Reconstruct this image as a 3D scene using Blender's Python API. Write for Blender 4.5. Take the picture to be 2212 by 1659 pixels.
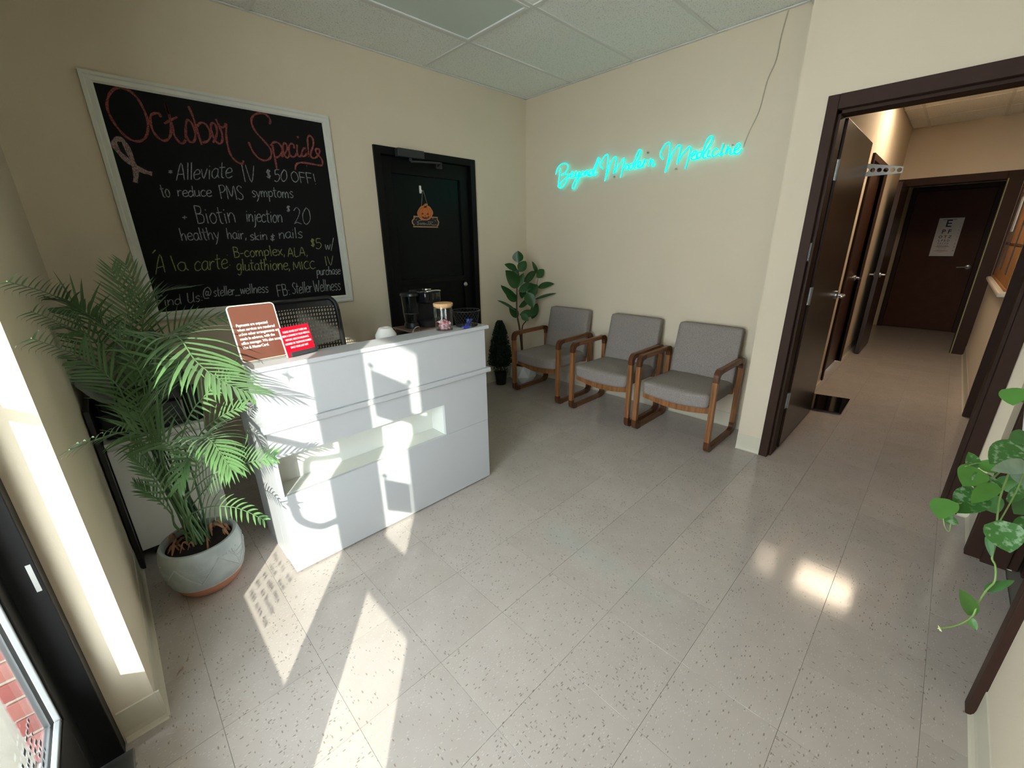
import bpy, bmesh, math, random
from mathutils import Vector, Matrix
for o in list(bpy.data.objects): bpy.data.objects.remove(o)
C = bpy.context.scene.collection
S = bpy.context.scene
random.seed(7)
# ---------------------------------------------------------------- camera
CAM = Vector((-3.38847, -3.24923, 1.42851)); FPX = 893.193
RV = Vector((0.71524076, -0.69871735, -0.01499041)); UV = Vector((0.23453399, 0.21976445, 0.94694107)); FV = Vector((0.6583498, 0.68080661, -0.32105746))
cam = bpy.data.objects.new('camera', bpy.data.cameras.new('camera')); C.objects.link(cam)
cam.data.sensor_width = 36; cam.data.lens = FPX / 2212 * 36; cam.data.clip_start = 0.02
M4 = Matrix.Identity(4)
for i in range(3): M4[i][0], M4[i][1], M4[i][2], M4[i][3] = RV[i], UV[i], -FV[i], CAM[i]
cam.matrix_world = M4
S.camera = cam
# ---------------------------------------------------------------- light
SD = Vector((1, 1.22, -0.663)).normalized()
sun = bpy.data.lights.new('sun', 'SUN'); sun.energy = 10; sun.angle = math.radians(0.53); sun.color = (1, .96, .88)
so = bpy.data.objects.new('sun', sun); C.objects.link(so); so.rotation_euler = SD.to_track_quat('-Z', 'Y').to_euler(); so.location = (-8, -8, 6)
W = bpy.data.worlds.new('world'); S.world = W; W.use_nodes = True
bg = W.node_tree.nodes['Background']; bg.inputs[0].default_value = (.84, .91, 1, 1); bg.inputs[1].default_value = 17.5
for (y0, y1, z0, z1) in ((-2.57, -1.9, .3, 2.05), (-3.22, -2.8, .3, 2.05), (-3.22, -1.9, 2.2, 2.62)):
    a = bpy.data.lights.new('portal', 'AREA'); a.shape = 'RECTANGLE'; a.size = z1 - z0; a.size_y = y1 - y0; a.cycles.is_portal = True
    ao = bpy.data.objects.new('portal', a); C.objects.link(ao); ao.location = (-3.80, (y0 + y1) / 2, (z0 + z1) / 2)
    ao.rotation_euler = Vector((1, 0, 0)).to_track_quat('-Z', 'Y').to_euler()
    # width along z / y
    a.size, a.size_y = y1 - y0, z1 - z0
S.view_settings.view_transform = 'Standard'; S.view_settings.look = 'None'
S.view_settings.gamma = 1; S.view_settings.use_curve_mapping = False
S.view_settings.exposure = 0.15
# ---------------------------------------------------------------- helpers
def ray(u, v): return FV + RV * ((u - 1106) / FPX) - UV * ((v - 829.5) / FPX)
def on(u, v, ax, val):
    d = ray(u, v); i = 'xyz'.index(ax); t = (val - CAM[i]) / d[i]; return CAM + d * t
def at(u, v, dep): return CAM + ray(u, v) * dep

def mat(name, col, rough=.5, metal=0, spec=.5, noise=0, nscale=8, bump=0, bscale=60, emis=None, coat=0, trans=0, ior=1.45):
    m = bpy.data.materials.new(name); m.use_nodes = True; nt = m.node_tree; b = nt.nodes['Principled BSDF']
    b.inputs['Base Color'].default_value = (*col, 1); b.inputs['Roughness'].default_value = rough; b.inputs['Metallic'].default_value = metal
    b.inputs['Specular IOR Level'].default_value = spec; b.inputs['Coat Weight'].default_value = coat; b.inputs['IOR'].default_value = ior
    b.inputs['Transmission Weight'].default_value = trans
    if emis: b.inputs['Emission Color'].default_value = (*emis[0], 1); b.inputs['Emission Strength'].default_value = emis[1]
    tc = nt.nodes.new('ShaderNodeTexCoord')
    if noise:
        n = nt.nodes.new('ShaderNodeTexNoise'); n.inputs['Scale'].default_value = nscale; n.inputs['Detail'].default_value = 6
        nt.links.new(tc.outputs['Object'], n.inputs['Vector'])
        mx = nt.nodes.new('ShaderNodeMix'); mx.data_type = 'RGBA'
        mx.inputs[6].default_value = (*[c * (1 - noise) for c in col], 1); mx.inputs[7].default_value = (*[min(1, c * (1 + noise)) for c in col], 1)
        nt.links.new(n.outputs['Fac'], mx.inputs[0]); nt.links.new(mx.outputs[2], b.inputs['Base Color'])
    if bump:
        n = nt.nodes.new('ShaderNodeTexNoise'); n.inputs['Scale'].default_value = bscale; n.inputs['Detail'].default_value = 4
        nt.links.new(tc.outputs['Object'], n.inputs['Vector'])
        bp = nt.nodes.new('ShaderNodeBump'); bp.inputs['Strength'].default_value = bump; bp.inputs['Distance'].default_value = .002
        nt.links.new(n.outputs['Fac'], bp.inputs['Height']); nt.links.new(bp.outputs[0], b.inputs['Normal'])
    return m

def glass_mat(name, tint=(1, 1, 1), refl=1.0):
    m = bpy.data.materials.new(name); m.use_nodes = True; nt = m.node_tree; nt.nodes.clear()
    out = nt.nodes.new('ShaderNodeOutputMaterial'); mx = nt.nodes.new('ShaderNodeMixShader')
    t = nt.nodes.new('ShaderNodeBsdfTransparent'); t.inputs[0].default_value = (*tint, 1)
    g = nt.nodes.new('ShaderNodeBsdfGlossy'); g.inputs['Roughness'].default_value = .02
    ge = nt.nodes.new('ShaderNodeNewGeometry'); dt = nt.nodes.new('ShaderNodeVectorMath'); dt.operation = 'DOT_PRODUCT'
    nt.links.new(ge.outputs['Normal'], dt.inputs[0]); nt.links.new(ge.outputs['Incoming'], dt.inputs[1])
    def mth(op, a, b):
        q = nt.nodes.new('ShaderNodeMath'); q.operation = op
        for i_, v_ in enumerate((a, b)):
            if v_ is None: continue
            if isinstance(v_, (int, float)): q.inputs[i_].default_value = v_
            else: nt.links.new(v_, q.inputs[i_])
        return q.outputs[0]
    ab = mth('ABSOLUTE', dt.outputs['Value'], None); pw_ = mth('POWER', mth('SUBTRACT', 1.0, ab), 5.0)
    fr_ = mth('ADD', mth('MULTIPLY', pw_, .9), .04)
    mu = nt.nodes.new('ShaderNodeMath'); mu.operation = 'MULTIPLY'; mu.inputs[1].default_value = refl
    nt.links.new(fr_, mu.inputs[0]); nt.links.new(mu.outputs[0], mx.inputs[0]); nt.links.new(t.outputs[0], mx.inputs[1]); nt.links.new(g.outputs[0], mx.inputs[2])
    nt.links.new(mx.outputs[0], out.inputs[0]); return m

class MB:
    """collects world-space geometry, builds ONE mesh object"""
    def __init__(s, xf=None): s.b = bmesh.new(); s.xf = xf or Matrix.Identity(4)
    def _v(s, p): return s.b.verts.new(s.xf @ Vector(p))
    def poly(s, pts):
        try: return s.b.faces.new([s._v(p) for p in pts])
        except Exception: return None
    def box(s, x0, y0, z0, x1, y1, z1, bev=0, seg=2):
        if x0 > x1: x0, x1 = x1, x0
        if y0 > y1: y0, y1 = y1, y0
        if z0 > z1: z0, z1 = z1, z0
        v = [s._v(p) for p in ((x0,y0,z0),(x1,y0,z0),(x1,y1,z0),(x0,y1,z0),(x0,y0,z1),(x1,y0,z1),(x1,y1,z1),(x0,y1,z1))]
        fs = [s.b.faces.new([v[i] for i in f]) for f in ((0,3,2,1),(4,5,6,7),(0,1,5,4),(1,2,6,5),(2,3,7,6),(3,0,4,7))]
        if bev:
            es = list({e for f in fs for e in f.edges})
            bmesh.ops.bevel(s.b, geom=es, offset=bev, segments=seg, profile=.5, affect='EDGES')
        return s
    def tube(s, pts, r, n=8, cap=True, rend=None):
        pts = [Vector(p) for p in pts]; rings = []; up = None
        for i, p in enumerate(pts):
            t = (pts[min(i+1, len(pts)-1)] - pts[max(i-1, 0)]).normalized()
            if up is None: up = t.orthogonal().normalized()
            up = (up - t * up.dot(t)); up = up.normalized() if up.length > 1e-6 else t.orthogonal().normalized()
            sd = t.cross(up)
            rr = r if rend is None else r + (rend - r) * i / (len(pts) - 1)
            if isinstance(r, (list, tuple)): rr = r[i]
            rings.append([s._v(p + (up * math.cos(a) + sd * math.sin(a)) * rr) for a in [2*math.pi*k/n for k in range(n)]])
        for a, b in zip(rings, rings[1:]):
            for k in range(n): s.b.faces.new((a[k], a[(k+1)%n], b[(k+1)%n], b[k]))
        if cap: s.b.faces.new(rings[0][::-1]); s.b.faces.new(rings[-1])
        return s
    def lathe(s, prof, c=(0,0,0), n=32, sx=1, sy=1, cap0=True, cap1=True):
        rings = [[s._v((c[0] + r*sx*math.cos(2*math.pi*k/n), c[1] + r*sy*math.sin(2*math.pi*k/n), c[2] + z)) for k in range(n)] for r, z in prof]
        for a, b in zip(rings, rings[1:]):
            for k in range(n): s.b.faces.new((a[k], a[(k+1)%n], b[(k+1)%n], b[k]))
        if cap0: s.b.faces.new(rings[0][::-1])
        if cap1: s.b.faces.new(rings[-1])
        return s
    def prism(s, pts, ext):
        "pts: planar polygon, ext: vector"
        e = Vector(ext); a = [s._v(p) for p in pts]; b = [s._v(Vector(p) + e) for p in pts]; n = len(pts)
        s.b.faces.new(a[::-1]); s.b.faces.new(b)
        for k in range(n): s.b.faces.new((a[k], a[(k+1)%n], b[(k+1)%n], b[k]))
        return s
    def grid(s, rows):
        vs = [[s._v(p) for p in r] for r in rows]
        for a, b in zip(vs, vs[1:]):
            for k in range(len(a)-1): s.b.faces.new((a[k], a[k+1], b[k+1], b[k]))
        return s
    def ribbon(s, pts, w, nrm):
        pts = [Vector(p) for p in pts]; n = Vector(nrm); L = []
        for i, p in enumerate(pts):
            t = (pts[min(i+1, len(pts)-1)] - pts[max(i-1, 0)])
            if t.length < 1e-9: t = Vector((1, 0, 0))
            sd = t.normalized().cross(n).normalized(); ww = w[i] if isinstance(w, list) else w
            L.append((s._v(p + sd*ww/2), s._v(p - sd*ww/2)))
        for a, b in zip(L, L[1:]):
            try: s.b.faces.new((a[0], a[1], b[1], b[0]))
            except Exception: pass
        return s
    def build(s, name, m, parent=None, smooth=False, recalc=True, label=None):
        if recalc: bmesh.ops.recalc_face_normals(s.b, faces=s.b.faces)
        off = Vector((0, 0, 0)); p = parent
        while p is not None: off += p.location; p = p.parent
        if off.length: bmesh.ops.translate(s.b, verts=s.b.verts, vec=-off)
        me = bpy.data.meshes.new(name); s.b.to_mesh(me); s.b.free()
        if smooth is True: me.shade_smooth()
        elif smooth: 
            me.shade_smooth(); me.set_sharp_from_angle(angle=math.radians(smooth))
        me.materials.append(m)
        o = bpy.data.objects.new(name, me); C.objects.link(o)
        if parent: o.parent = parent
        if label: o['label'] = label
        return o
def tag(o, label, cat, group=None, kind=None):
    o['label'] = label; o['category'] = cat
    if group: o['group'] = group
    if kind: o['kind'] = kind
    return o
def thing(name, loc, label, cat, group=None):
    o = bpy.data.objects.new(name, None); C.objects.link(o); o.location = loc; o.empty_display_size = .05
    return tag(o, label, cat, group)
def struct(o, label=None):
    o['kind'] = 'structure'
    if label: o['label'] = label
    return o
def dup(root, loc, label=None):
    def rec(o, par):
        c = o.copy(); C.objects.link(c); c.parent = par
        for ch in [x for x in C.objects if x.parent == o]: rec(ch, c)
        return c
    r = rec(root, None); r.location = loc
    if label: r['label'] = label
    return r
def cr(pts, n=5):
    "catmull-rom"
    pts = [Vector(p) for p in pts]
    if len(pts) < 3: return pts
    out = []
    for i in range(len(pts)-1):
        p0, p1, p2, p3 = pts[max(i-1,0)], pts[i], pts[i+1], pts[min(i+2, len(pts)-1)]
        for k in range(n):
            t = k / n
            out.append(.5*((2*p1) + (p2-p0)*t + (2*p0-5*p1+4*p2-p3)*t*t + (3*p1-p0-3*p2+p3)*t**3))
    return out + [pts[-1]]
# ---------------------------------------------------------------- materials
wallm = mat('beige_paint', (.69, .595, .455), .85, noise=.03, nscale=3, bump=.25, bscale=220)
hallm = wallm
basem = mat('vinyl_base', (.62, .57, .45), .45)
ceilm = None
def ceiling_mat():
    m = mat('ceiling_fibre', (.86, .87, .82), .9); nt = m.node_tree; b = nt.nodes['Principled BSDF']
    tc = nt.nodes.new('ShaderNodeTexCoord'); n = nt.nodes.new('ShaderNodeTexNoise'); n.inputs['Scale'].default_value = 130; n.inputs['Detail'].default_value = 3
    nt.links.new(tc.outputs['Object'], n.inputs[0]); r = nt.nodes.new('ShaderNodeValToRGB')
    r.color_ramp.elements[0].position = .34; r.color_ramp.elements[0].color = (.62, .63, .58, 1); r.color_ramp.elements[1].position = .44; r.color_ramp.elements[1].color = (.86, .87, .82, 1)
    nt.links.new(n.outputs['Fac'], r.inputs[0]); nt.links.new(r.outputs[0], b.inputs['Base Color'])
    bp = nt.nodes.new('ShaderNodeBump'); bp.inputs['Strength'].default_value = .5; bp.inputs['Distance'].default_value = .003
    nt.links.new(n.outputs['Fac'], bp.inputs['Height']); nt.links.new(bp.outputs[0], b.inputs['Normal']); return m
ceilm = ceiling_mat()
gridm = mat('grid_metal', (.72, .72, .68), .5)
def floor_mat():
    m = mat('vinyl_tile', (.62, .58, .51), .16, spec=.5); nt = m.node_tree; b = nt.nodes['Principled BSDF']; L = nt.links.new
    geo = nt.nodes.new('ShaderNodeNewGeometry'); oi = nt.nodes.new('ShaderNodeObjectInfo')
    cur = None
    base = nt.nodes.new('ShaderNodeTexNoise'); base.inputs['Scale'].default_value = 9; base.inputs['Detail'].default_value = 8; L(geo.outputs['Position'], base.inputs['Vector'])
    mx0 = nt.nodes.new('ShaderNodeMix'); mx0.data_type = 'RGBA'; mx0.inputs[6].default_value = (.425, .372, .335, 1); mx0.inputs[7].default_value = (.505, .452, .415, 1); L(base.outputs['Fac'], mx0.inputs[0]); col = mx0.outputs[2]
    for i, (sx, sy, dark, rot) in enumerate((((60, 150, (.20, .165, .125), .25)), ((140, 56, (.22, .18, .14), -.3)), ((80, 190, (.60, .58, .54), 1.0)))):
        mp = nt.nodes.new('ShaderNodeMapping'); mp.inputs['Scale'].default_value = (sx, sy, 1); mp.inputs['Rotation'].default_value = (0, 0, rot); L(geo.outputs['Position'], mp.inputs['Vector'])
        v = nt.nodes.new('ShaderNodeTexVoronoi'); v.voronoi_dimensions = '2D'; v.inputs['Scale'].default_value = 1; L(mp.outputs[0], v.inputs['Vector'])
        sep = nt.nodes.new('ShaderNodeSeparateColor'); L(v.outputs['Color'], sep.inputs[0])
        a = nt.nodes.new('ShaderNodeMath'); a.operation = 'MULTIPLY'; a.inputs[1].default_value = .34; L(sep.outputs[0], a.inputs[0])
        lt = nt.nodes.new('ShaderNodeMath'); lt.operation = 'LESS_THAN'; L(v.outputs['Distance'], lt.inputs[0]); L(a.outputs[0], lt.inputs[1])
        g = nt.nodes.new('ShaderNodeMath'); g.operation = 'GREATER_THAN'; g.inputs[1].default_value = (.84, .86, .7)[i]; L(sep.outputs[1], g.inputs[0])
        mu = nt.nodes.new('ShaderNodeMath'); mu.operation = 'MULTIPLY'; L(lt.outputs[0], mu.inputs[0]); L(g.outputs[0], mu.inputs[1])
        # alternate tiles carry alternate flake direction
        if i < 2:
            h = nt.nodes.new('ShaderNodeMath'); h.operation = 'GREATER_THAN' if i == 0 else 'LESS_THAN'; h.inputs[1].default_value = .42 if i == 0 else .58; L(oi.outputs['Random'], h.inputs[0])
            m2 = nt.nodes.new('ShaderNodeMath'); m2.operation = 'MULTIPLY'; L(mu.outputs[0], m2.inputs[0]); L(h.outputs[0], m2.inputs[1]); mu = m2
        m3 = nt.nodes.new('ShaderNodeMath'); m3.operation = 'MULTIPLY'; m3.inputs[1].default_value = (.75, .7, .5)[i]; L(mu.outputs[0], m3.inputs[0])
        mx = nt.nodes.new('ShaderNodeMix'); mx.data_type = 'RGBA'; L(m3.outputs[0], mx.inputs[0]); L(col, mx.inputs[6]); mx.inputs[7].default_value = (*dark, 1); col = mx.outputs[2]
    # slight per tile value change
    r = nt.nodes.new('ShaderNodeMapRange'); r.inputs[3].default_value = .96; r.inputs[4].default_value = 1.03; L(oi.outputs['Random'], r.inputs[0])
    hv = nt.nodes.new('ShaderNodeHueSaturation'); L(r.outputs[0], hv.inputs['Value']); L(col, hv.inputs['Color']); L(hv.outputs[0], b.inputs['Base Color'])
    n2 = nt.nodes.new('ShaderNodeTexNoise'); n2.inputs['Scale'].default_value = 5; n2.inputs['Detail'].default_value = 5; L(geo.outputs['Position'], n2.inputs['Vector'])
    rr = nt.nodes.new('ShaderNodeMapRange'); rr.inputs[3].default_value = .06; rr.inputs[4].default_value = .15; L(n2.outputs['Fac'], rr.inputs[0]); L(rr.outputs[0], b.inputs['Roughness'])
    n3 = nt.nodes.new('ShaderNodeTexNoise'); n3.inputs['Scale'].default_value = 40; L(geo.outputs['Position'], n3.inputs['Vector'])
    bp = nt.nodes.new('ShaderNodeBump'); bp.inputs['Strength'].default_value = .05; bp.inputs['Distance'].default_value = .002; L(n3.outputs['Fac'], bp.inputs['Height']); L(bp.outputs[0], b.inputs['Normal'])
    return m
floorm = floor_mat()
groutm = mat('tile_joint', (.20, .175, .15), .9)
blackf = mat('black_aluminium', (.007, .007, .007), .5, spec=.3)
blackp = mat('black_plastic', (.012, .012, .013), .38)
darkg = mat('charcoal_plastic', (.03, .03, .033), .5)
bead = mat('glazing_bead', (.20, .21, .22), .45, metal=.3)
glass = glass_mat('window_glass', (.93, .95, .93))
brown = mat('dark_brown_paint', (.044, .023, .016), .5, spec=.12, noise=.15)
door_es = mat('espresso_door', (.034, .018, .013), .25, noise=.2, nscale=3)
steel = mat('brushed_steel', (.55, .56, .57), .3, metal=1)
chrome = mat('chrome', (.8, .8, .8), .12, metal=1)
white = mat('white_laminate', (.50, .51, .525), .35, noise=.01)
whitep = mat('white_plastic', (.8, .79, .75), .5)
# ================================================================ STRUCTURE
H = 2.752; XW = -3.565; YS = -3.61; T = .3048
# floor
fl = MB().box(-3.83, -3.80, -.10, 6.4, .10, -.004).build('floor', groutm); struct(fl)
fx0, fy0 = -3.4346, -1.9692
tile_cache = {}
def tile(x0, y0, x1, y1):
    key = (round(x1-x0, 4), round(y1-y0, 4)); g = .0004
    if key not in tile_cache:
        b = bmesh.new(); w, d = key
        m = MB(); m.box(g, g, -.004, w-g, d-g, 0)
        top = [e for e in m.b.edges if all(v.co.z > -.001 for v in e.verts)]
        bmesh.ops.bevel(m.b, geom=top, offset=.0004, segments=1, affect='EDGES')
        me = bpy.data.meshes.new('floor_tile'); m.b.to_mesh(me); m.b.free(); me.materials.append(floorm); tile_cache[key] = me
    o = bpy.data.objects.new('floor_tile', tile_cache[key]); C.objects.link(o); o.parent = fl; o.location = (x0, y0, 0)
def tiles(xa, ya, xb, yb):
    i0 = math.floor((xa - fx0)/T); i1 = math.ceil((xb - fx0)/T); j0 = math.floor((ya - fy0)/T); j1 = math.ceil((yb - fy0)/T)
    for i in range(i0, i1):
        for j in range(j0, j1):
            x0, x1 = max(xa, fx0+i*T), min(xb, fx0+(i+1)*T); y0, y1 = max(ya, fy0+j*T), min(yb, fy0+(j+1)*T)
            if x1-x0 > .01 and y1-y0 > .01: tile(x0, y0, x1, y1)
xm = fx0 + 12*T   # about 0.22
tiles(-3.66, -3.72, xm, -.0)
tiles(xm, -3.70, 4.2, -2.50)
MBb = MB().box(4.2, -3.9, -.004, 6.3, -2.2, 0).build('floor_vinyl', floorm, fl)   # far end: joints too small to see
# ceiling with T grid and tiles
ce = MB().box(-3.83, -3.75, 2.80, 6.4, .15, 2.86).build('ceiling', gridm); struct(ce)
sx0, a1 = -1.1693, .5733
gx = [XW] + [sx0 - 1.2192*k for k in (1, 0)] + [sx0 + 1.2192 if sx0 + 1.2192 < 0 else 0, 0]
gx = sorted(set([round(v, 4) for v in gx if v <= 0]))
gx = [XW] + [v for v in gx if v > XW + .02]
gy = [-a1 - .6096*k for k in range(5)][::-1]; gy = [YS] + [v for v in gy if v > YS + .03] + [0]
tb = MB()
for x in gx[1:-1]: tb.box(x-.012, YS, H-.001, x+.012, 0, H+.006); tb.box(x-.002, YS, H+.006, x+.002, 0, H+.03)
tb.build('main_grid_bar', gridm, ce)
for y in gy[1:-1]:
    MB().box(XW, y-.012, H-.0005, 0, y+.012, H+.0065).build('grid_bar', gridm, ce)
MB().box(XW, -.022, H-.002, 0, 0, H+.004).build('wall_angle', gridm, ce)
MB().box(-.022, -2.44, H-.002, 0, 0, H+.004).build('wall_angle', gridm, ce)
MB().box(XW, YS, H-.002, XW+.022, 0, H+.004).build('wall_angle', gridm, ce)
for i in range(len(gx)-1):
    for j in range(len(gy)-1):
        x0, x1, y0, y1 = gx[i], gx[i+1], gy[j], gy[j+1]
        if abs(x1 - sx0) < .02 and abs(y1 - (-a1 - .6096*1)) < .02 + 0 and False: continue
        if abs(x1 - sx0) < .02 and abs(y1 + a1) < .02: fixture = (x0, x1, y0, y1); continue
        t = MB(); t.box(x0+.006, y0+.006, H+.007, x1-.006, y1-.006, H+.022); t.build('ceiling_tile', ceilm, ce)
# troffer (off)
x0, x1, y0, y1 = fixture
lf = thing('ceiling_light', ((x0+x1)/2, (y0+y1)/2, H), 'unlit rectangular ceiling light panel with greenish lens, nearest the chalkboard wall', 'light')
f = MB(); w = .022
f.box(x0+.012, y0+.012, H-.004, x1-.012, y0+.012+w, H+.012, .003); f.box(x0+.012, y1-.012-w, H-.004, x1-.012, y1-.012, H+.012, .003)
f.box(x0+.012, y0+.012+w, H-.004, x0+.012+w, y1-.012-w, H+.012, .003); f.box(x1-.012-w, y0+.012+w, H-.004, x1-.012, y1-.012-w, H+.012, .003)
f.build('frame', mat('fixture_white', (.75, .76, .73), .4), lf)
MB().box(x0+.03, y0+.03, H+.004, x1-.03, y1-.03, H+.008).build('lens', mat('acrylic_lens', (.62, .70, .64), .35, bump=.6, bscale=300), lf)
# walls
def sbox(name, *a, m=wallm, parent=None):
    o = MB().box(*a).build(name, m, parent)
    if parent is None: struct(o)
    return o
DX0, DX1, DZ = -1.673, -.688, 2.152      # black door outer frame
n = MB(); n.box(XW-.2, 0, -.02, DX0+.01, .12, 2.82); n.box(DX1-.01, 0, -.02, .12, .12, 2.82); n.box(DX0+.01, 0, DZ-.01, DX1-.01, .12, 2.82)
struct(n.build('wall_north', wallm))
n = MB(); n.box(0, -2.436, -.02, .12, 0, 2.82); n.box(-.344, -2.60, -.02, -.20, -2.436, 2.82); n.box(-.20, -2.53, -.02, .12, -2.436, 2.82)
n.box(-.344, -3.50, 2.145, -.20, -2.60, 2.82)     # over doorway
n.box(-.344, -3.61, -.02, -.20, -3.545, 2.82)
struct(n.build('wall_east', wallm))
# west wall with reveal at y=-1.79
n = MB(); n.box(-3.76, -1.795, -.02, XW, 0, 2.82); n.box(-3.76, YS-.12, -.02, -3.66, -3.30, 2.82); n.box(-3.76, -3.30, 2.66, -3.66, -1.795, 2.82)
struct(n.build('wall_west', wallm))
# south wall with doorway x -1.695..-.746
n = MB(); n.box(-3.76, YS-.13, -.02, -1.70, YS, 2.82); n.box(-1.70, YS-.13, 2.145, -.746, YS, 2.82); n.box(-.746, YS-.13, -.02, .0, YS, 2.82)
struct(n.build('wall_south', wallm))
# cove bases
def cove(name, p0, p1, nx, ny):
    "vinyl cove along p0-p1 (xy), room side normal nx,ny"
    prof = [(0.0, .0), (.016, .0), (.010, .004), (.005, .014), (.003, .03), (.003, .112), (.0, .115)]
    m = MB(); a = [(p0[0]+nx*d, p0[1]+ny*d, z+.0005) for d, z in prof]; b = [(p1[0]+nx*d, p1[1]+ny*d, z+.0005) for d, z in prof]
    n_ = len(a); va = [m._v(p) for p in a]; vb = [m._v(p) for p in b]
    for k in range(n_): m.b.faces.new((va[k], va[(k+1) % n_], vb[(k+1) % n_], vb[k]))
    m.b.faces.new(va); m.b.faces.new(vb[::-1])
    o = m.build(name, basem); struct(o); return o
cove('baseboard_north', (XW, 0), (DX0, 0), 0, -1); cove('baseboard_north', (DX1, 0), (0, 0), 0, -1)
cove('baseboard_east', (0, 0), (0, -2.436), -1, 0); cove('baseboard_east', (-.344, -2.436), (-.344, -2.59), -1, 0); cove('baseboard_east', (-.344, -3.545), (-.344, YS), -1, 0)
cove('baseboard_west', (XW, -1.80), (XW, 0), 1, 0); cove('baseboard_west', (-3.655, -1.795), (XW+.012, -1.795), 0, -1)
cove('baseboard_south', (-3.66, YS), (-1.74, YS), 0, 1); cove('baseboard_south', (-.344, YS), (-.74, YS), 0, 1)

# ---------------------------------------------------------------- storefront (window_1)
GX = -3.735
sf = MB()
sf.box(-3.766, -1.845, 0, -3.66, -1.797, 2.66, .002)            # jamb by the reveal
sf.box(-3.80, -2.69, .0, -3.685, -2.63, 2.66, .002)             # mullion
sf.box(-3.80, -3.30, 0, -3.66, -3.26, 2.66, .002)
sf.box(-3.80, -3.26, 2.10, -3.685, -1.845, 2.17, .002)          # header
sf.box(-3.80, -3.26, 2.60, -3.66, -1.845, 2.66, .002)
o = sf.build('window_1', blackf); struct(o, 'black aluminium storefront framing'); W1 = o
MB().box(GX-.003, -2.63, 2.17, GX+.003, -1.845, 2.60).build('pane', glass, W1)
MB().box(GX-.003, -3.26, 2.17, GX+.003, -2.69, 2.60).build('pane', glass, W1)
# sidelite: rails and bottom panel
sl = MB(); sl.box(-3.77, -2.80, .01, -3.70, -2.69, 2.10); sl.box(-3.77, -3.26, .01, -3.70, -3.215, 2.10)
sl.box(-3.77, -3.215, .01, -3.70, -2.80, .22); sl.box(-3.77, -3.215, .60, -3.70, -2.80, .71); sl.box(-3.77, -3.215, 2.02, -3.70, -2.80, 2.10)
sl.build('sash', blackf, W1)
MB().box(GX-.003, -3.215, .71, GX+.003, -2.80, 2.02).build('pane', glass, W1)
MB().box(GX-.003, -3.215, .22, GX+.003, -2.80, .60).build('pane', glass, W1)
# door leaf
d1 = MB(); d1.box(-3.748, -1.915, .012, -3.712, -1.852, 2.095, .002); d1.box(-3.748, -2.625, .012, -3.712, -2.56, 2.095, .002)
d1.box(-3.748, -2.56, .012, -3.712, -1.915, .295, .002); d1.box(-3.748, -2.56, 2.03, -3.712, -1.915, 2.095, .002)
D1 = d1.build('door_1', blackf); struct(D1, 'black aluminium glass entrance door')
MB().box(GX-.003, -2.56, .295, GX+.003, -1.915, 2.03).build('pane', glass, D1)
bd = MB()
bd.box(-3.728, -1.922, .295, -3.716, -1.915, 2.03, .002); bd.box(-3.728, -2.56, .295, -3.716, -2.55, 2.03, .002)
bd.box(-3.728, -2.55, .295, -3.716, -1.925, .307, .002); bd.box(-3.728, -2.55, 2.018, -3.716, -1.925, 2.03, .002)
bd.build('glazing_bead', bead, D1)
MB().tube([(-3.79, -1.90, 1.19), (-3.79, -2.58, 1.19)], .0145, 8).build('crossbar', blackf, D1)
pl = cr([(-3.757, -2.59, 1.13), (-3.80, -2.59, 1.135), (-3.835, -2.57, 1.135), (-3.845, -2.50, 1.11), (-3.845, -2.48, 1.0), (-3.845, -2.48, .90), (-3.845, -2.50, .83), (-3.835, -2.57, .80), (-3.80, -2.59, .80), (-3.757, -2.59, .80)], 5)
MB().tube(pl, .0165, 10).build('pull_handle', blackf, D1)
MB().box(-3.80, -2.63, -.0, -3.64, -1.845, .011, .003).build('threshold', mat('alu_threshold', (.25, .25, .25), .4, metal=.8), D1)
MB().box(-3.676, -1.8460, .63, -3.667, -1.8445, .71).build('strike_plate', steel, W1)
# window decals: two sheets clipped to the sidelite glass, and lettering
pm = mat('poster_paper', (.72, .70, .66), .7)
sh = MB(); sh.box(GX+.005, -3.03, .87, GX+.007, -2.855, 1.06); sg = tag(sh.build('sidelite_sheet', pm), 'lower paper notice clipped to the sidelite glass by the entrance', 'notice', 'paper notices on the sidelite')
sh = MB(); sh.box(GX+.005, -3.10, 1.41, GX+.007, -2.86, 1.65); sg = tag(sh.build('sidelite_sheet', pm), 'upper paper notice clipped to the sidelite glass by the entrance', 'notice', 'paper notices on the sidelite')
tag(MB().box(GX+.005, -3.213, .73, GX+.007, -3.04, 1.50).build('sidelite_sheet', pm), 'tall narrow paper notice taped at the edge of the sidelite glass', 'notice', 'paper notices on the sidelite')  # added sheet, blocks the sun along this edge of the pane
for y_, z_, w_ in ((-2.862, 1.668, 'upper notice by the door side'), (-3.095, 1.666, 'upper notice by the far side'), (-2.86, 1.078, 'lower notice')):
    h_ = MB(); h_.tube([(GX+.004, y_, z_), (GX+.014, y_, z_)], .013, 14); h_.tube(cr([(GX+.014, y_, z_), (GX+.024, y_, z_-.008), (GX+.016, y_, z_-.02)], 4), .004, 6)
    tag(h_.build('suction_hook', blackp), 'small black suction hook on the sidelite glass holding the ' + w_, 'hook', 'suction hooks on the sidelite')
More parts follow.
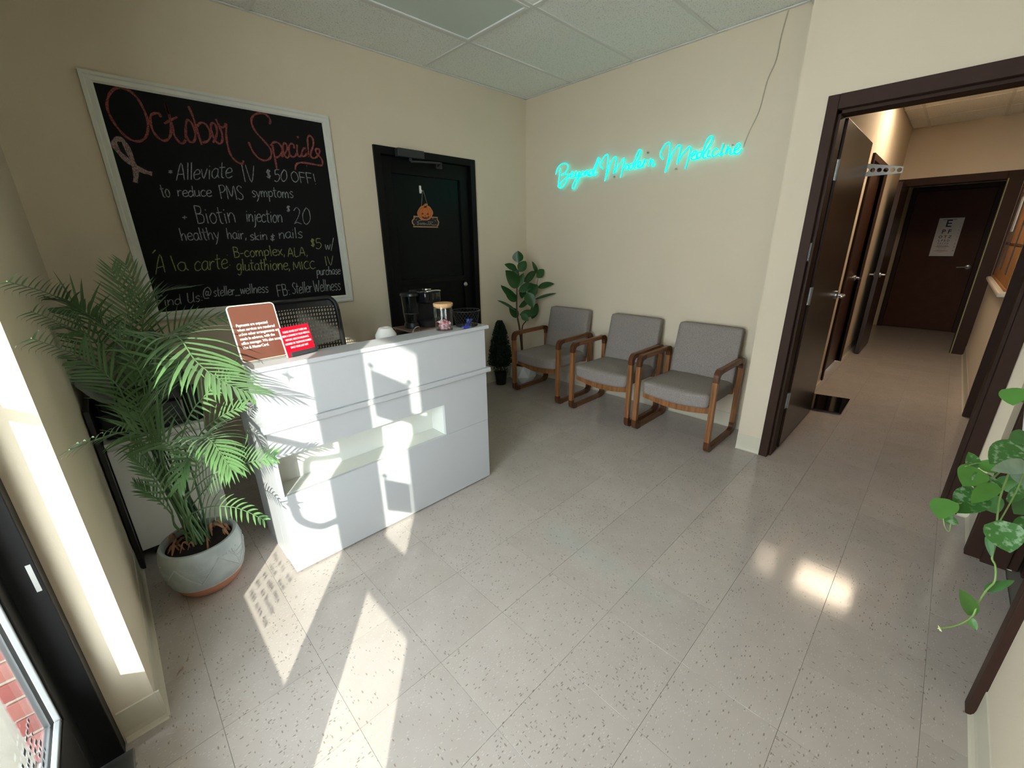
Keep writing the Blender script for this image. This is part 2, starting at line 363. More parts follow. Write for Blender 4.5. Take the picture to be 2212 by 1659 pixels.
# star decal on the door glass
dec = mat('frosted_vinyl', (.10, .11, .12), .8)
star = [(GX+.004, -2.438+.042*math.cos(a)*(1 if k % 2 == 0 else .25), 1.467+.050*math.sin(a)*(1 if k % 2 == 0 else .25)) for k, a in enumerate([math.pi*2*j/8 for j in range(8)])]
MB().prism(star, (.0006, 0, 0)).build('star_decal', dec, D1)
m = MB(); random.seed(21)
for row in range(5):
    y_ = -2.02
    while y_ > -2.25:
        w_ = random.uniform(.006, .018); h_ = random.uniform(.007, .012); zc = .425-.024*row
        if random.random() < .85: m.box(GX+.0035, y_-w_, zc, GX+.0041, y_, zc+h_)
        y_ -= w_ + random.uniform(.003, .010)
o = m.build('vinyl_decal', dec, D1); o['kind'] = 'stuff'
# ---------------------------------------------------------------- outside
struct(MB().box(-5.10, -5.2, 2.74, -3.83, .3, 2.95).build('sun_blocker', mat('sun_blocker_white', (.6, .58, .54), .8)), 'added unseen slab outside above the storefront, cutting off high sun')  # unseen slab added to keep high sun off the inside wall
struct(MB().box(-14, -14, -.35, -3.83, 8, -.17).build('ground', mat('concrete_paving', (.52, .50, .46), .9, noise=.12, nscale=5, bump=.4)))
struct(MB().box(-4.35, -3.3, -.18, -3.905, 1.0, -.16).build('added_paving_strip', mat('toned_down_paving', (.13, .12, .10), .9, noise=.2, nscale=12, bump=.5)))  # added strip, darker than the paving so sunlit ground does not burn out
pier = MB().box(-3.90, -1.495, -.20, -3.765, .15, 2.9).build('wall_exterior', mat('mortar', (.20, .18, .15), .95, noise=.1)); struct(pier)
brm = [mat('red_brick', (.12, .030, .026), .85, noise=.3, nscale=20, bump=.8, bscale=60), mat('red_brick_pale', (.14, .048, .04), .85, noise=.3, nscale=20, bump=.8, bscale=60)]
bme = []
for mm in brm:
    b_ = MB().box(0, 0, 0, .138, .012, .064, .003, 1); me = bpy.data.meshes.new('brick'); bmesh.ops.recalc_face_normals(b_.b, faces=b_.b.faces); b_.b.to_mesh(me); b_.b.free(); me.materials.append(mm); bme.append(me)
for k in range(31):
    o = bpy.data.objects.new('brick', bme[k % 2]); C.objects.link(o); o.parent = pier; o.location = (-3.903, -1.507 + .002*(k % 3), k*.0762 - .20)
# ================================================================ DOORS AND HALL
# black door in the north wall (door_2)
bd2 = mat('black_door_paint', (.003, .0035, .0035), .45, spec=.2)
m = MB(); fw = .055
m.box(DX0, -.02, 0, DX0+fw, .10, DZ, .002); m.box(DX1-fw, -.02, 0, DX1, .10, DZ, .002); m.box(DX0+fw, -.02, DZ-fw, DX1-fw, .10, DZ, .002)
D2 = struct(m.build('door_2', bd2), 'black metal door and frame in the chalkboard wall')
m = MB(); y0, y1 = .02, .06; sx = .10
m.box(DX0+fw+.003, y0, .01, DX0+fw+sx, y1, DZ-fw-.003, .003); m.box(DX1-fw-sx, y0, .01, DX1-fw-.003, y1, DZ-fw-.003, .003)
m.box(DX0+fw+sx, y0, .01, DX1-fw-sx, y1, .26); m.box(DX0+fw+sx, y0, 1.10, DX1-fw-sx, y1, 1.15, .003); m.box(DX0+fw+sx, y0, DZ-fw-.12, DX1-fw-sx, y1, DZ-fw-.003)
m.build('door_leaf', bd2, D2)
MB().box(DX0+fw+sx, y0+.02, 1.15, DX1-fw-sx, y0+.026, DZ-fw-.12).build('upper_panel', mat('dark_glass', (.002, .004, .004), .3, spec=.18), D2)
MB().box(DX0+fw+sx, y0+.02, .26, DX1-fw-sx, y0+.026, 1.10).build('lower_panel', bd2, D2)
MB().box(DX0-.05, .101, 0, DX1+.05, .135, DZ+.05).build('light_stop', bd2, D2)  # added behind the leaf, stops outside light showing through the gaps
k = MB(Matrix.Translation((-.838, .02, 1.064)) @ Matrix.Rotation(math.radians(90), 4, 'X')); k.lathe([(.02, 0), (.02, .008), (.014, .012), (.013, .02), (0.001, .022)], n=20)
k.build('door_lock', steel, D2, 35)
cl = MB(); cl.box(-1.50, -.075, 2.085, -1.26, -.02, 2.145, .006); CL = cl.build('door_closer', darkg, D2)
MB().tube([(-1.38, -.05, 2.085), (-1.38, -.05, 2.065)], .012).tube([(-1.38, -.05, 2.062), (-1.16, -.14, 2.062)], .008).tube([(-1.16, -.14, 2.062), (-1.09, .0, 2.058)], .008).build('closer_arm', darkg, CL)
MB().box(-1.12, -.03, 2.04, -1.06, -.018, 2.09, .003).build('closer_bracket', darkg, CL)
# hall shell
HZ = 2.70; YL, YR = -2.53, -3.60
s = MB(); s.box(.12, YL, -.02, 1.92, YL+.12, 2.82); s.box(1.92, YL, 2.11, 2.90, YL+.12, 2.82); s.box(2.90, YL, -.02, 4.42, YL+.12, 2.82); s.box(4.42, -2.50, -.02, 6.3, -2.38, 2.82)
struct(s.build('wall_hall_left', hallm))
s = MB(); s.box(-.20, YR-.12, -.02, .50, YR, 2.82); s.box(.50, YR-.12, 2.11, 1.56, YR, 2.82); s.box(1.56, YR-.12, -.02, 1.83, YR, 2.82); s.box(1.83, YR-.12, -.02, 3.95, YR, .955); s.box(1.83, YR-.12, 2.0, 3.95, YR, 2.82)
s.box(3.95, YR-.12, -.02, 6.3, YR, 2.82); struct(s.build('wall_hall_right', hallm))
s = MB(); s.box(4.30, YL-.08, -.02, 4.42, YL, 2.82); s.box(4.30, YR, -.02, 4.42, YR+.06, 2.82); s.box(4.30, YR+.06, 2.06, 4.42, YL-.08, 2.82); struct(s.build('wall_hall_end', hallm))
s = MB(); s.box(6.12, -3.9, -.02, 6.25, -3.53, 2.82); s.box(6.12, -2.56, -.02, 6.25, -2.3, 2.82); s.box(6.12, -3.53, 2.125, 6.25, -2.56, 2.82); struct(s.build('wall_far', hallm))
hc = struct(MB().box(-.20, -3.75, HZ+.02, 6.3, -2.35, HZ+.09).build('ceiling_hall', gridm))
hx = [-.2, .72, 1.94, 2.55, 3.16, 3.77, 4.3]
for i in range(len(hx)-1):
    for ya, yb in ((YR, -3.30), (-3.30, -2.69), (-2.69, YL)):
        if i == 2 and ya == -3.30: continue
        MB().box(hx[i]+.012, ya+.012, HZ+.006, hx[i+1]-.012, yb-.012, HZ+.021).build('ceiling_tile', ceilm, hc)
tb = MB()
for x in hx[1:-1]: tb.box(x-.012, YR, HZ, x+.012, YL, HZ+.008)
tb.build('main_grid_bar', gridm, hc)
for y in (-3.30, -2.69): MB().box(-.2, y-.012, HZ+.0005, 4.3, y+.012, HZ+.0085).build('grid_bar', gridm, hc)
hl = thing('ceiling_light', (2.245, -2.995, HZ), 'lit square ceiling light panel in the hallway beyond the open doorway', 'light')
m = MB(); a0, a1_, b0, b1 = 1.955, 2.535, -3.285, -2.705
m.box(a0, b0, HZ-.003, a1_, b0+.02, HZ+.02); m.box(a0, b1-.02, HZ-.003, a1_, b1, HZ+.02); m.box(a0, b0+.02, HZ-.003, a0+.02, b1-.02, HZ+.02); m.box(a1_-.02, b0+.02, HZ-.003, a1_, b1-.02, HZ+.02)
m.build('frame', gridm, hl)
MB().box(a0+.02, b0+.02, HZ+.004, a1_-.02, b1-.02, HZ+.008).build('lens', mat('lit_lens', (.8, .8, .8), .5, emis=((1, .80, .58), 22)), hl)
cove('baseboard_hall_left', (.12, YL), (1.92, YL), 0, -1); cove('baseboard_hall_left', (2.90, YL), (4.3, YL), 0, -1)
cove('baseboard_hall_right', (1.60, YR), (4.3, YR), 0, 1)
# doorway frame of the hall (door_3): steel frame on the east wall
def frame(name, m_, lab=None):
    o = m_.build(name, brown); struct(o)
    if lab: o['label'] = lab
    return o
m = MB()
def jamb_y(m, xf, xb, ya, yb, z=DZ):   # opening along y in plane x
    s_ = 1 if yb > ya else -1
    for (y, sg_) in ((ya, 1), (yb, -1)):
        m.box(xf, y, 0, xb, y + sg_*.052, z, .003); m.box(xf+.045, y + sg_*.05, 0, xb-.012, y + sg_*.066, z-.05)
    m.box(xf, ya+.052, z-.07, xb, yb-.052, z, .003); m.box(xf+.045, ya+.05, z-.086, xb-.012, yb-.05, z-.07)
jamb_y(m, -.358, -.185, -3.562, -2.588)
D3 = frame('door_3', m, 'dark brown steel door frame between the waiting room and the hallway')
lf1 = MB().box(-.150, -2.662, .010, .800, -2.618, 2.072, .002).build('door_leaf', door_es, D3)
def lever(parent, x, y, z, d, s_=-1, m_=steel, name='lever_handle'):
    "round rose and lever, on a face whose normal is along y (s_)"
    L = MB(Matrix.Translation((x, y, z)) @ Matrix.Rotation(math.radians(90 if s_ < 0 else -90), 4, 'X'))
    L.lathe([(.032, 0), (.032, .008), (.026, .013), (.012, .014), (.011, .05), (.001, .052)], n=20)
    L.xf = Matrix.Identity(4)
    L.tube(cr([(x, y + s_*.045, z), (x + d*.03, y + s_*.055, z+.001), (x + d*.075, y + s_*.055, z-.001), (x + d*.12, y + s_*.048, z-.004)], 4), [.011]*4 + [.010]*4 + [.009]*4 + [.007], 8)
    return L.build(name, m_, parent, 40)
lever(lf1, .735, -2.662, 1.01, -1); lever(lf1, .735, -2.618, 1.01, -1, 1)
MB().box(.7985, -2.652, .93, .802, -2.628, 1.09).build('latch_plate', steel, lf1)
for z in (1.807, 1.083, .369):
    hm = MB(); hm.box(-.1525, -2.657, z-.055, -.149, -2.623, z+.055, .001); hm.box(-.188, -2.6555, z-.055, -.152, -2.6535, z+.055, .001); hm.tube([(-.152, -2.660, z-.056), (-.152, -2.660, z+.056)], .007, 10)
    for q_ in (-.035, 0, .035): hm.box(-.176, -2.6570, z+q_-.004, -.168, -2.6535, z+q_+.004, .001)
    hm.build('hinge', steel, D3)
MB().box(-.33, -2.6415, 1.30, -.312, -2.6395, 1.41, .004).build('strike_plate', chrome, D3)
# white perforated folding arm on the open leaf
ar = MB(); L0, L1 = Vector((.805, -2.64, 1.90)), Vector((.84, -2.86, 1.88))
n_ = 30; d = (L1-L0)
top = MB()
for k in range(6):
    a = L0 + d*(k/6); b = L0 + d*((k+1)/6); ha = .045*(1-k/6*.55); hb = .045*(1-(k+1)/6*.55)
    # frame with a round hole per cell
    ring = []; c_ = (a+b)/2; r_ = min(ha, d.length/12)*.78
    for j in range(16):
        t_ = 2*math.pi*j/16; ux, uz = math.cos(t_), math.sin(t_)
        sc = 1/max(abs(ux), abs(uz)); ox = max(-1, min(1, ux*sc)); oz = max(-1, min(1, uz*sc)); hh = ha + (hb-ha)*(ox+1)/2
        ring.append((c_ + d.normalized()*(d.length/12)*ox + Vector((0, 0, hh*oz)), c_ + d.normalized()*r_*ux + Vector((0, 0, r_*uz))))
    th = Vector((.006, 0, 0))
    for j in range(16):
        p, q_ = ring[j]; p2, q2 = ring[(j+1) % 16]
        ar.poly((p, p2, q2, q_)); ar.poly((p+th, q_+th, q2+th, p2+th)); ar.poly((q_, q2, q2+th, q_+th)); ar.poly((p, p+th, p2+th, p2))
ar.box(.80, -2.66, 1.845, .845, -2.63, 1.945, .003)
tag(ar.build('folding_arm', whitep), 'white perforated folding arm on the edge of the open dark door', 'hook')
# second door in the hall's left wall (closed), third open leaf, far door
m = MB(); 
for x in (1.87, 2.90): m.box(x, YL-.02, 0, x+.055, YL+.11, 2.155, .003)
m.box(1.925, YL-.02, 2.10, 2.90, YL+.11, 2.155, .003)
D4 = frame('door_4', m, 'closed dark brown door in the left wall of the hallway')
lf = MB().box(1.93, YL+.03, .01, 2.895, YL+.07, 2.095, .002).build('door_leaf', mat('redbrown_door', (.05, .020, .012), .3, noise=.15), D4)
lever(lf, 2.82, YL+.03, 1.0, -1)
# cased opening at x=4.3
m = MB()
for y, s_ in ((-3.60, 1), (-2.47, -1)): m.box(4.285, y, 0, 4.44, y + s_*.13, 2.13, .003)
m.box(4.285, -3.47, 2.045, 4.44, -2.60, 2.13, .003)
D5 = frame('door_5', m, 'dark brown cased opening at the end of the hallway')
MB().box(4.278, -3.487, 0, 4.284, -3.477, 2.05).build('edge_strip', mat('green_edge', (.30, .30, .13), .6), D5)
lf = MB().box(3.46, -2.650, .01, 4.28, -2.606, 2.04, .002).build('door_leaf', door_es, D5)
lever(lf, 3.53, -2.650, 1.0, 1); lever(lf, 3.53, -2.606, 1.0, 1, 1)
m = MB(); m.box(6.06, -3.53, 0, 6.2, -3.47, 2.16, .003); m.box(6.06, -2.62, 0, 6.2, -2.56, 2.16, .003); m.box(6.06, -3.47, 2.10, 6.2, -2.62, 2.16, .003)
D6 = frame('door_6', m, 'far dark brown door at the end of the hallway, an eye chart taped on it')
lf = MB().box(6.10, -3.468, .01, 6.145, -2.622, 2.095, .002).build('door_leaf', mat('far_door', (.075, .028, .016), .5, spec=.12, noise=.15), D6)
L = MB(Matrix.Translation((6.10, -3.42, .99)) @ Matrix.Rotation(math.radians(-90), 4, 'Y')); L.lathe([(.034, 0), (.034, .008), (.026, .012), (.012, .014), (.011, .05), (.001, .052)], n=20)
L.xf = Matrix.Identity(4); L.tube([(6.052, -3.42, .99), (6.045, -3.38, .991), (6.048, -3.30, .985)], .010, 8); L.build('lever_handle', steel, lf, 40)
for z in (1.85, 1.1, .35): MB().tube([(6.095, -2.622, z-.05), (6.095, -2.622, z+.05)], .008, 8).build('hinge', brown, D6)
# hall right wall doorway jamb
m = MB()
for x in (.47, 1.535): m.box(x, YR-.14, 0, x+.055, YR+.016, 2.155, .003)
m.box(.525, YR-.14, 2.10, 1.535, YR+.016, 2.155, .003)
D7 = frame('door_7', m, 'dark brown frame of the open doorway in the right wall of the hallway')
MB().box(1.48, -4.55, .01, 1.525, -3.75, 2.09).build('door_leaf', door_es, D7)
# pass-through window
wn = MB(); wn.box(1.83, YR-.13, .955, 3.95, YR+.045, .995, .012); W2 = struct(wn.build('window_2', mat('cream_sill', (.66, .60, .50), .4)), 'cream sill of the pass-through window in the hallway')
m = MB(); m.box(3.90, YR-.12, .995, 3.95, YR+.01, 2.0); m.box(1.83, YR-.12, 1.95, 3.9, YR+.01, 2.0); m.build('trim_1', brown, W2)
# oak file shelf beyond
oak = mat('oak_wood', (.36, .17, .055), .45, noise=.3, nscale=6)
rl2 = thing('ceiling_light', (3.2, -4.35, 2.70), 'lit ceiling panel of the records room behind the pass-through window', 'light')  # added lamp, unseen; brightens the space behind the pass-through window
MB().box(2.9, -4.6, 2.70, 3.5, -4.3, 2.75).build('frame', gridm, rl2)
MB().box(2.93, -4.57, 2.690, 3.47, -4.33, 2.699).build('lens', mat('fill_panel_glow', (.8, .8, .8), .5, emis=((1, .82, .6), 14)), rl2)
fs = thing('file_shelf', (2.9, -3.66, .996), 'orange oak file rack standing on the cream sill of the hallway window', 'shelf')
MB().box(1.90, -3.719, .997, 3.89, -3.705, 1.93).build('back_panel', oak, fs)
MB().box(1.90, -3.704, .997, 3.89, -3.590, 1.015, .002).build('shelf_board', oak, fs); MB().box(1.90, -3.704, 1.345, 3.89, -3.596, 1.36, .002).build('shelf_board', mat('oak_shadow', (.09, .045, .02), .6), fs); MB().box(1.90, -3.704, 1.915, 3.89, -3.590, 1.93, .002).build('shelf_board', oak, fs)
for k in range(8):
    x = 1.90 + k*.2485
    for z0_, z1_ in ((1.016, 1.344), (1.361, 1.914)): MB().box(x+.004, -3.700, z0_, x+.244, -3.600, z1_, .004).build('oak_panel', oak, fs)
for k in (2, 5, 7): MB().box(1.90+k*.2485-.004, -3.599, 1.10, 1.90+k*.2485+.010, -3.592, 1.85).build('black_strip', blackp, fs)
tag(MB().box(3.30, -3.599, 1.47, 3.55, -3.594, 1.80).build('pinned_paper', pm), 'white paper pinned high on the orange oak rack in the hallway', 'paper')
# closed box around the side rooms so no sky leaks in
s = MB(); s.box(-.9, -5.0, -.02, 6.4, -4.9, 2.82); s.box(-1.9, -5.0, 2.78, 6.4, -3.72, 2.84); s.box(-1.9, -5.0, -.03, 6.4, -3.7, -.012); s.box(6.26, -4.9, -.05, 6.34, -2.2, 2.82); s.box(1.9, -4.9, 0, 2.0, -3.73, 2.8); s.box(-1.9, -5.0, 0, -1.8, -3.73, 2.8); s.box(-1.8, -5.0, 0, -.9, -4.9, 2.8)
struct(s.build('wall_side_room', hallm))
# doorway in the south wall (door_8)
m = MB()
m.box(-1.745, YS-.145, 0, -1.695, YS+.022, DZ, .003); m.box(-.748, YS-.145, 0, -.70, YS+.022, DZ, .003); m.box(-1.695, YS-.145, DZ-.07, -.748, YS+.022, DZ, .003)
m.box(-.766, YS-.11, 0, -.748, YS-.03, DZ-.07)
D8 = frame('door_8', m, 'dark brown steel frame of the open doorway in the right-hand wall')
MB().box(-.80, -4.62, .01, -.756, -3.76, 2.07).build('door_leaf', door_es, D8)
# glass scale on the floor
sc = thing('floor_scale', (1.09, -2.74, 0), 'flat glossy black floor scale half hidden behind the open hallway door', 'scale')
MB().prism([(.83, -2.59, .012), (1.29, -2.585, .012), (1.345, -2.86, .012), (.885, -2.865, .012)], (0, 0, .008)).build('glass_top', mat('black_glass', (.004, .004, .005), .05, spec=.8), sc)
for x, y in ((.90, -2.63), (1.25, -2.62), (.93, -2.83), (1.29, -2.83)): MB().lathe([(.018, 0), (.018, .012)], (x, y, 0), 12).build('foot', blackp, sc)
# text helper
def text_mesh(body, size, xf, m_, parent=None, align='LEFT', name='lettering', space=1.0, line=1.0, bold=0, ext=.0003, sxx=1):
    cu = bpy.data.curves.new('txt', 'FONT'); cu.body = body; cu.size = size; cu.align_x = align; cu.space_character = space; cu.space_line = line; cu.offset = bold; cu.extrude = 0; cu.resolution_u = 3
    o = bpy.data.objects.new('txt', cu); C.objects.link(o)
    dg = bpy.context.evaluated_depsgraph_get(); me = bpy.data.meshes.new_from_object(o.evaluated_get(dg)); bpy.data.objects.remove(o)
    me.transform(Matrix.Diagonal((sxx, 1, 1, 1))); me.transform(xf)
    off = Vector((0, 0, 0)); p = parent
    while p is not None: off += p.location; p = p.parent
    me.transform(Matrix.Translation(-off)); me.materials.clear(); me.materials.append(m_); me.name = name
    r = bpy.data.objects.new(name, me); C.objects.link(r)
    if parent: r.parent = parent
    return r
def basis(o, ex, ey):
    ex = Vector(ex).normalized(); ey = Vector(ey).normalized(); ez = ex.cross(ey).normalized(); m_ = Matrix.Identity(4)
    for i in range(3): m_[i][0], m_[i][1], m_[i][2], m_[i][3] = ex[i], ey[i], ez[i], o[i]
    return m_
# eye chart on the far door: y from -2.955 to -3.23, z 1.148..1.70
paper = mat('chart_paper', (.72, .67, .62), .6)
ec = thing('eye_chart', (6.097, -3.09, 1.42), 'white eye chart poster taped to the far dark door', 'poster')
MB().box(6.094, -3.228, 1.148, 6.0985, -2.957, 1.700).build('sheet', paper, ec)
ink = mat('navy_ink', (.02, .02, .05), .6); red = mat('red_ink', (.5, .03, .03), .6)
rows = [('E', .105, 1.575), ('F P', .062, 1.478), ('T O Z', .040, 1.412), ('L P E D', .030, 1.362), ('P E C F D', .022, 1.325), ('E D F C Z P', .017, 1.297), ('F E L O P Z D', .012, 1.262), ('D E F P O T E C', .010, 1.232), ('L E F O D P C T', .008, 1.205)]
rows[1] = ('F P'[::-1], .062, 1.478); rows[2] = ('O T Z', .040, 1.412)
for t_, s_, z in rows:
    text_mesh(t_, s_*1.35, basis((6.0935, -3.075, z), (0, -1, 0), (0, 0, 1)), ink, ec, 'CENTER', bold=.002*s_/.1)
for z, m_ in ((1.676, ink), (1.285, ink), (1.222, red)): MB().box(6.0930, -3.15, z, 6.0934, -3.0, z+.005).build('rule_line', m_, ec)
for k, ch in enumerate('20 30 40 50'.split()[:0] or list('ZONEDFCPA')): text_mesh(ch, .014+.002*k, basis((6.0935, -3.205, 1.62-.05*k), (0, -1, 0), (0, 0, 1)), ink, ec, 'CENTER')
# ================================================================ CHALKBOARD
BL, BR, BT, BB = -3.218, -1.986, 2.2817, 1.025
cb = thing('chalkboard', ((BL+BR)/2, 0, (BT+BB)/2), 'large black chalkboard with white frame and October specials in chalk', 'chalkboard')
frm = mat('whitewashed_wood', (.66, .66, .60), .6, noise=.08, nscale=14, bump=.2)
fw = .048
bq = [(BL, BT), (BR, BT), (BR, BB), (BL, BB)]; iq = [(BL+fw, BT-fw), (BR-fw, BT-fw), (BR-fw, BB+fw), (BL+fw, BB+fw)]
for k in range(4):
    a, b, c_, d = bq[k], bq[(k+1) % 4], iq[(k+1) % 4], iq[k]
    m = MB(); lv = [(0, -.001), (0, -.022), (.3, -.024), (.42, -.017), (.8, -.019), (1, -.012), (1, -.001)]
    P = lambda p, q_, t: (p[0]+(q_[0]-p[0])*t, p[1]+(q_[1]-p[1])*t)
    r1 = [(*[P(a, d, t)[0]], y, P(a, d, t)[1]) for t, y in lv]; r2 = [(*[P(b, c_, t)[0]], y, P(b, c_, t)[1]) for t, y in lv]
    m.grid([r1, r2]); m.build('frame_rail', frm, cb)
slate = mat('chalkboard_slate', (.006, .006, .006), .75, spec=.2, noise=.3, nscale=4)
SLATE = MB().box(BL+fw-.004, -.009, BB+fw-.004, BR-fw+.004, -.002, BT-fw+.004).build('slate', slate, cb)
YB = -.0098
def chalk_mat(name, col):
    m = mat(name, col, .95, spec=.1); nt = m.node_tree; b = nt.nodes['Principled BSDF']; tc = nt.nodes.new('ShaderNodeTexCoord'); n = nt.nodes.new('ShaderNodeTexNoise'); n.inputs['Scale'].default_value = 260; n.inputs['Detail'].default_value = 2
    nt.links.new(tc.outputs['Object'], n.inputs[0]); r = nt.nodes.new('ShaderNodeValToRGB'); r.color_ramp.elements[0].position = .38; r.color_ramp.elements[0].color = (*[c*.35 for c in col], 1); r.color_ramp.elements[1].position = .56; r.color_ramp.elements[1].color = (*col, 1)
    nt.links.new(n.outputs['Fac'], r.inputs[0]); nt.links.new(r.outputs[0], b.inputs['Base Color']); return m
red_ch, white_ch, yel_ch, pink_ch = chalk_mat('red_chalk', (.30, .085, .075)), chalk_mat('white_chalk', (.33, .35, .35)), chalk_mat('yellow_chalk', (.31, .33, .13)), chalk_mat('pink_chalk', (.33, .235, .22))
def strokes(lst, f, w, mm, name, smooth=5, stuff=True):
    m = MB()
    for s_ in lst:
        pts = [on(*f(x, y), 'y', YB) for x, y in s_]
        pts = cr(pts, smooth); n_ = len(pts)
        ws = [w*(.75+.45*abs(math.sin(i*.37+len(s_)))) for i in range(n_)]
        m.ribbon(pts, ws, (0, -1, 0))
    o = m.build(name, mm, SLATE, recalc=False)
    if len(lst) > 1: o['kind'] = 'stuff'
    return o
fA = lambda x, y: (200+x*.14465, 160+y*.14465)
fB = lambda x, y: (500+x*.11572, 220+y*.11572)
oct_ = [[(400,205),(300,240),(235,340),(215,470),(250,600),(330,740),(440,880),(570,980),(680,1005),(770,970),(820,870),(825,720),(790,590),(730,460),(650,340),(540,245),(400,205),(310,225)],
 [(1020,645),(990,590),(930,585),(870,620),(865,720),(900,840),(970,940),(1060,995),(1130,970),(1165,900),(1165,750),(1140,600),(1085,435)],
 [(1085,435),(1140,600),(1190,780),(1220,910),(1290,1010),(1350,1035),(1390,980)], [(1070,740),(1160,690),(1265,640)],
 [(1395,960),(1390,800),(1410,690),(1470,720),(1520,820),(1535,930),(1510,1010),(1450,1010),(1405,930),(1390,800)],
 [(1430,480),(1500,640),(1560,840),(1630,1060)], [(1560,780),(1620,725),(1690,750),(1745,840),(1760,920),(1720,1000),(1640,1025)],
 [(1800,1025),(1850,920),(1855,820),(1820,740),(1775,740),(1770,820),(1800,930),(1850,1010),(1900,1040),(1935,1000),(1935,900),(1900,800),(1840,670)],
 [(1880,740),(1910,790),(1960,790),(1995,745),(1995,900),(2010,1030),(2040,1150),(2080,1235),(2130,1290),(2190,1330),(2240,1335),(2255,1290)]]
strokes(oct_, fA, .0105, red_ch, 'chalk_word')
spe = [[(710,420),(725,350),(690,280),(620,225),(530,210),(430,240),(375,320),(385,430),(470,580),(600,720),(700,840),(740,920),(740,1010),(700,1070),(620,1095),(520,1060),(430,970),(370,870),(320,750)],
 [(765,800),(790,950),(820,1100),(850,1260)], [(735,820),(765,770),(830,750),(900,790),(945,880),(930,970),(880,1020),(830,1040)],
 [(940,1030),(1000,960),(1040,880),(1030,800),(990,770),(960,820),(965,920),(1000,1010),(1050,1045),(1090,980)], [(1170,870),(1160,800),(1110,780),(1075,840),(1080,950),(1120,1020),(1180,1020),(1220,960)],
 [(1225,800),(1225,920),(1240,1000),(1280,1020),(1320,970)], [(1230,640),(1250,680)], [(1400,860),(1350,870),(1315,940),(1320,1010),(1370,1010),(1410,940),(1400,860),(1415,970),(1450,1020)],
 [(1440,1020),(1430,850),(1420,700),(1440,640),(1480,640),(1525,710),(1525,820),(1490,920),(1480,1000),(1520,1050),(1580,1040)],
 [(1580,1040),(1640,960),(1640,890),(1590,875),(1570,910),(1600,970),(1670,1050),(1700,1120),(1690,1180),(1630,1185),(1500,1160),(1300,1135),(1210,1170),(1190,1270)]]
strokes(spe, fB, .0105, red_ch, 'chalk_word')
strokes([[(640,1620),(645,1450),(600,1300),(510,1090),(440,985),(360,975),(325,1040),(390,1160),(510,1280),(640,1380),(760,1450),(890,1490)]], fA, .022, pink_ch, 'chalk_ribbon')
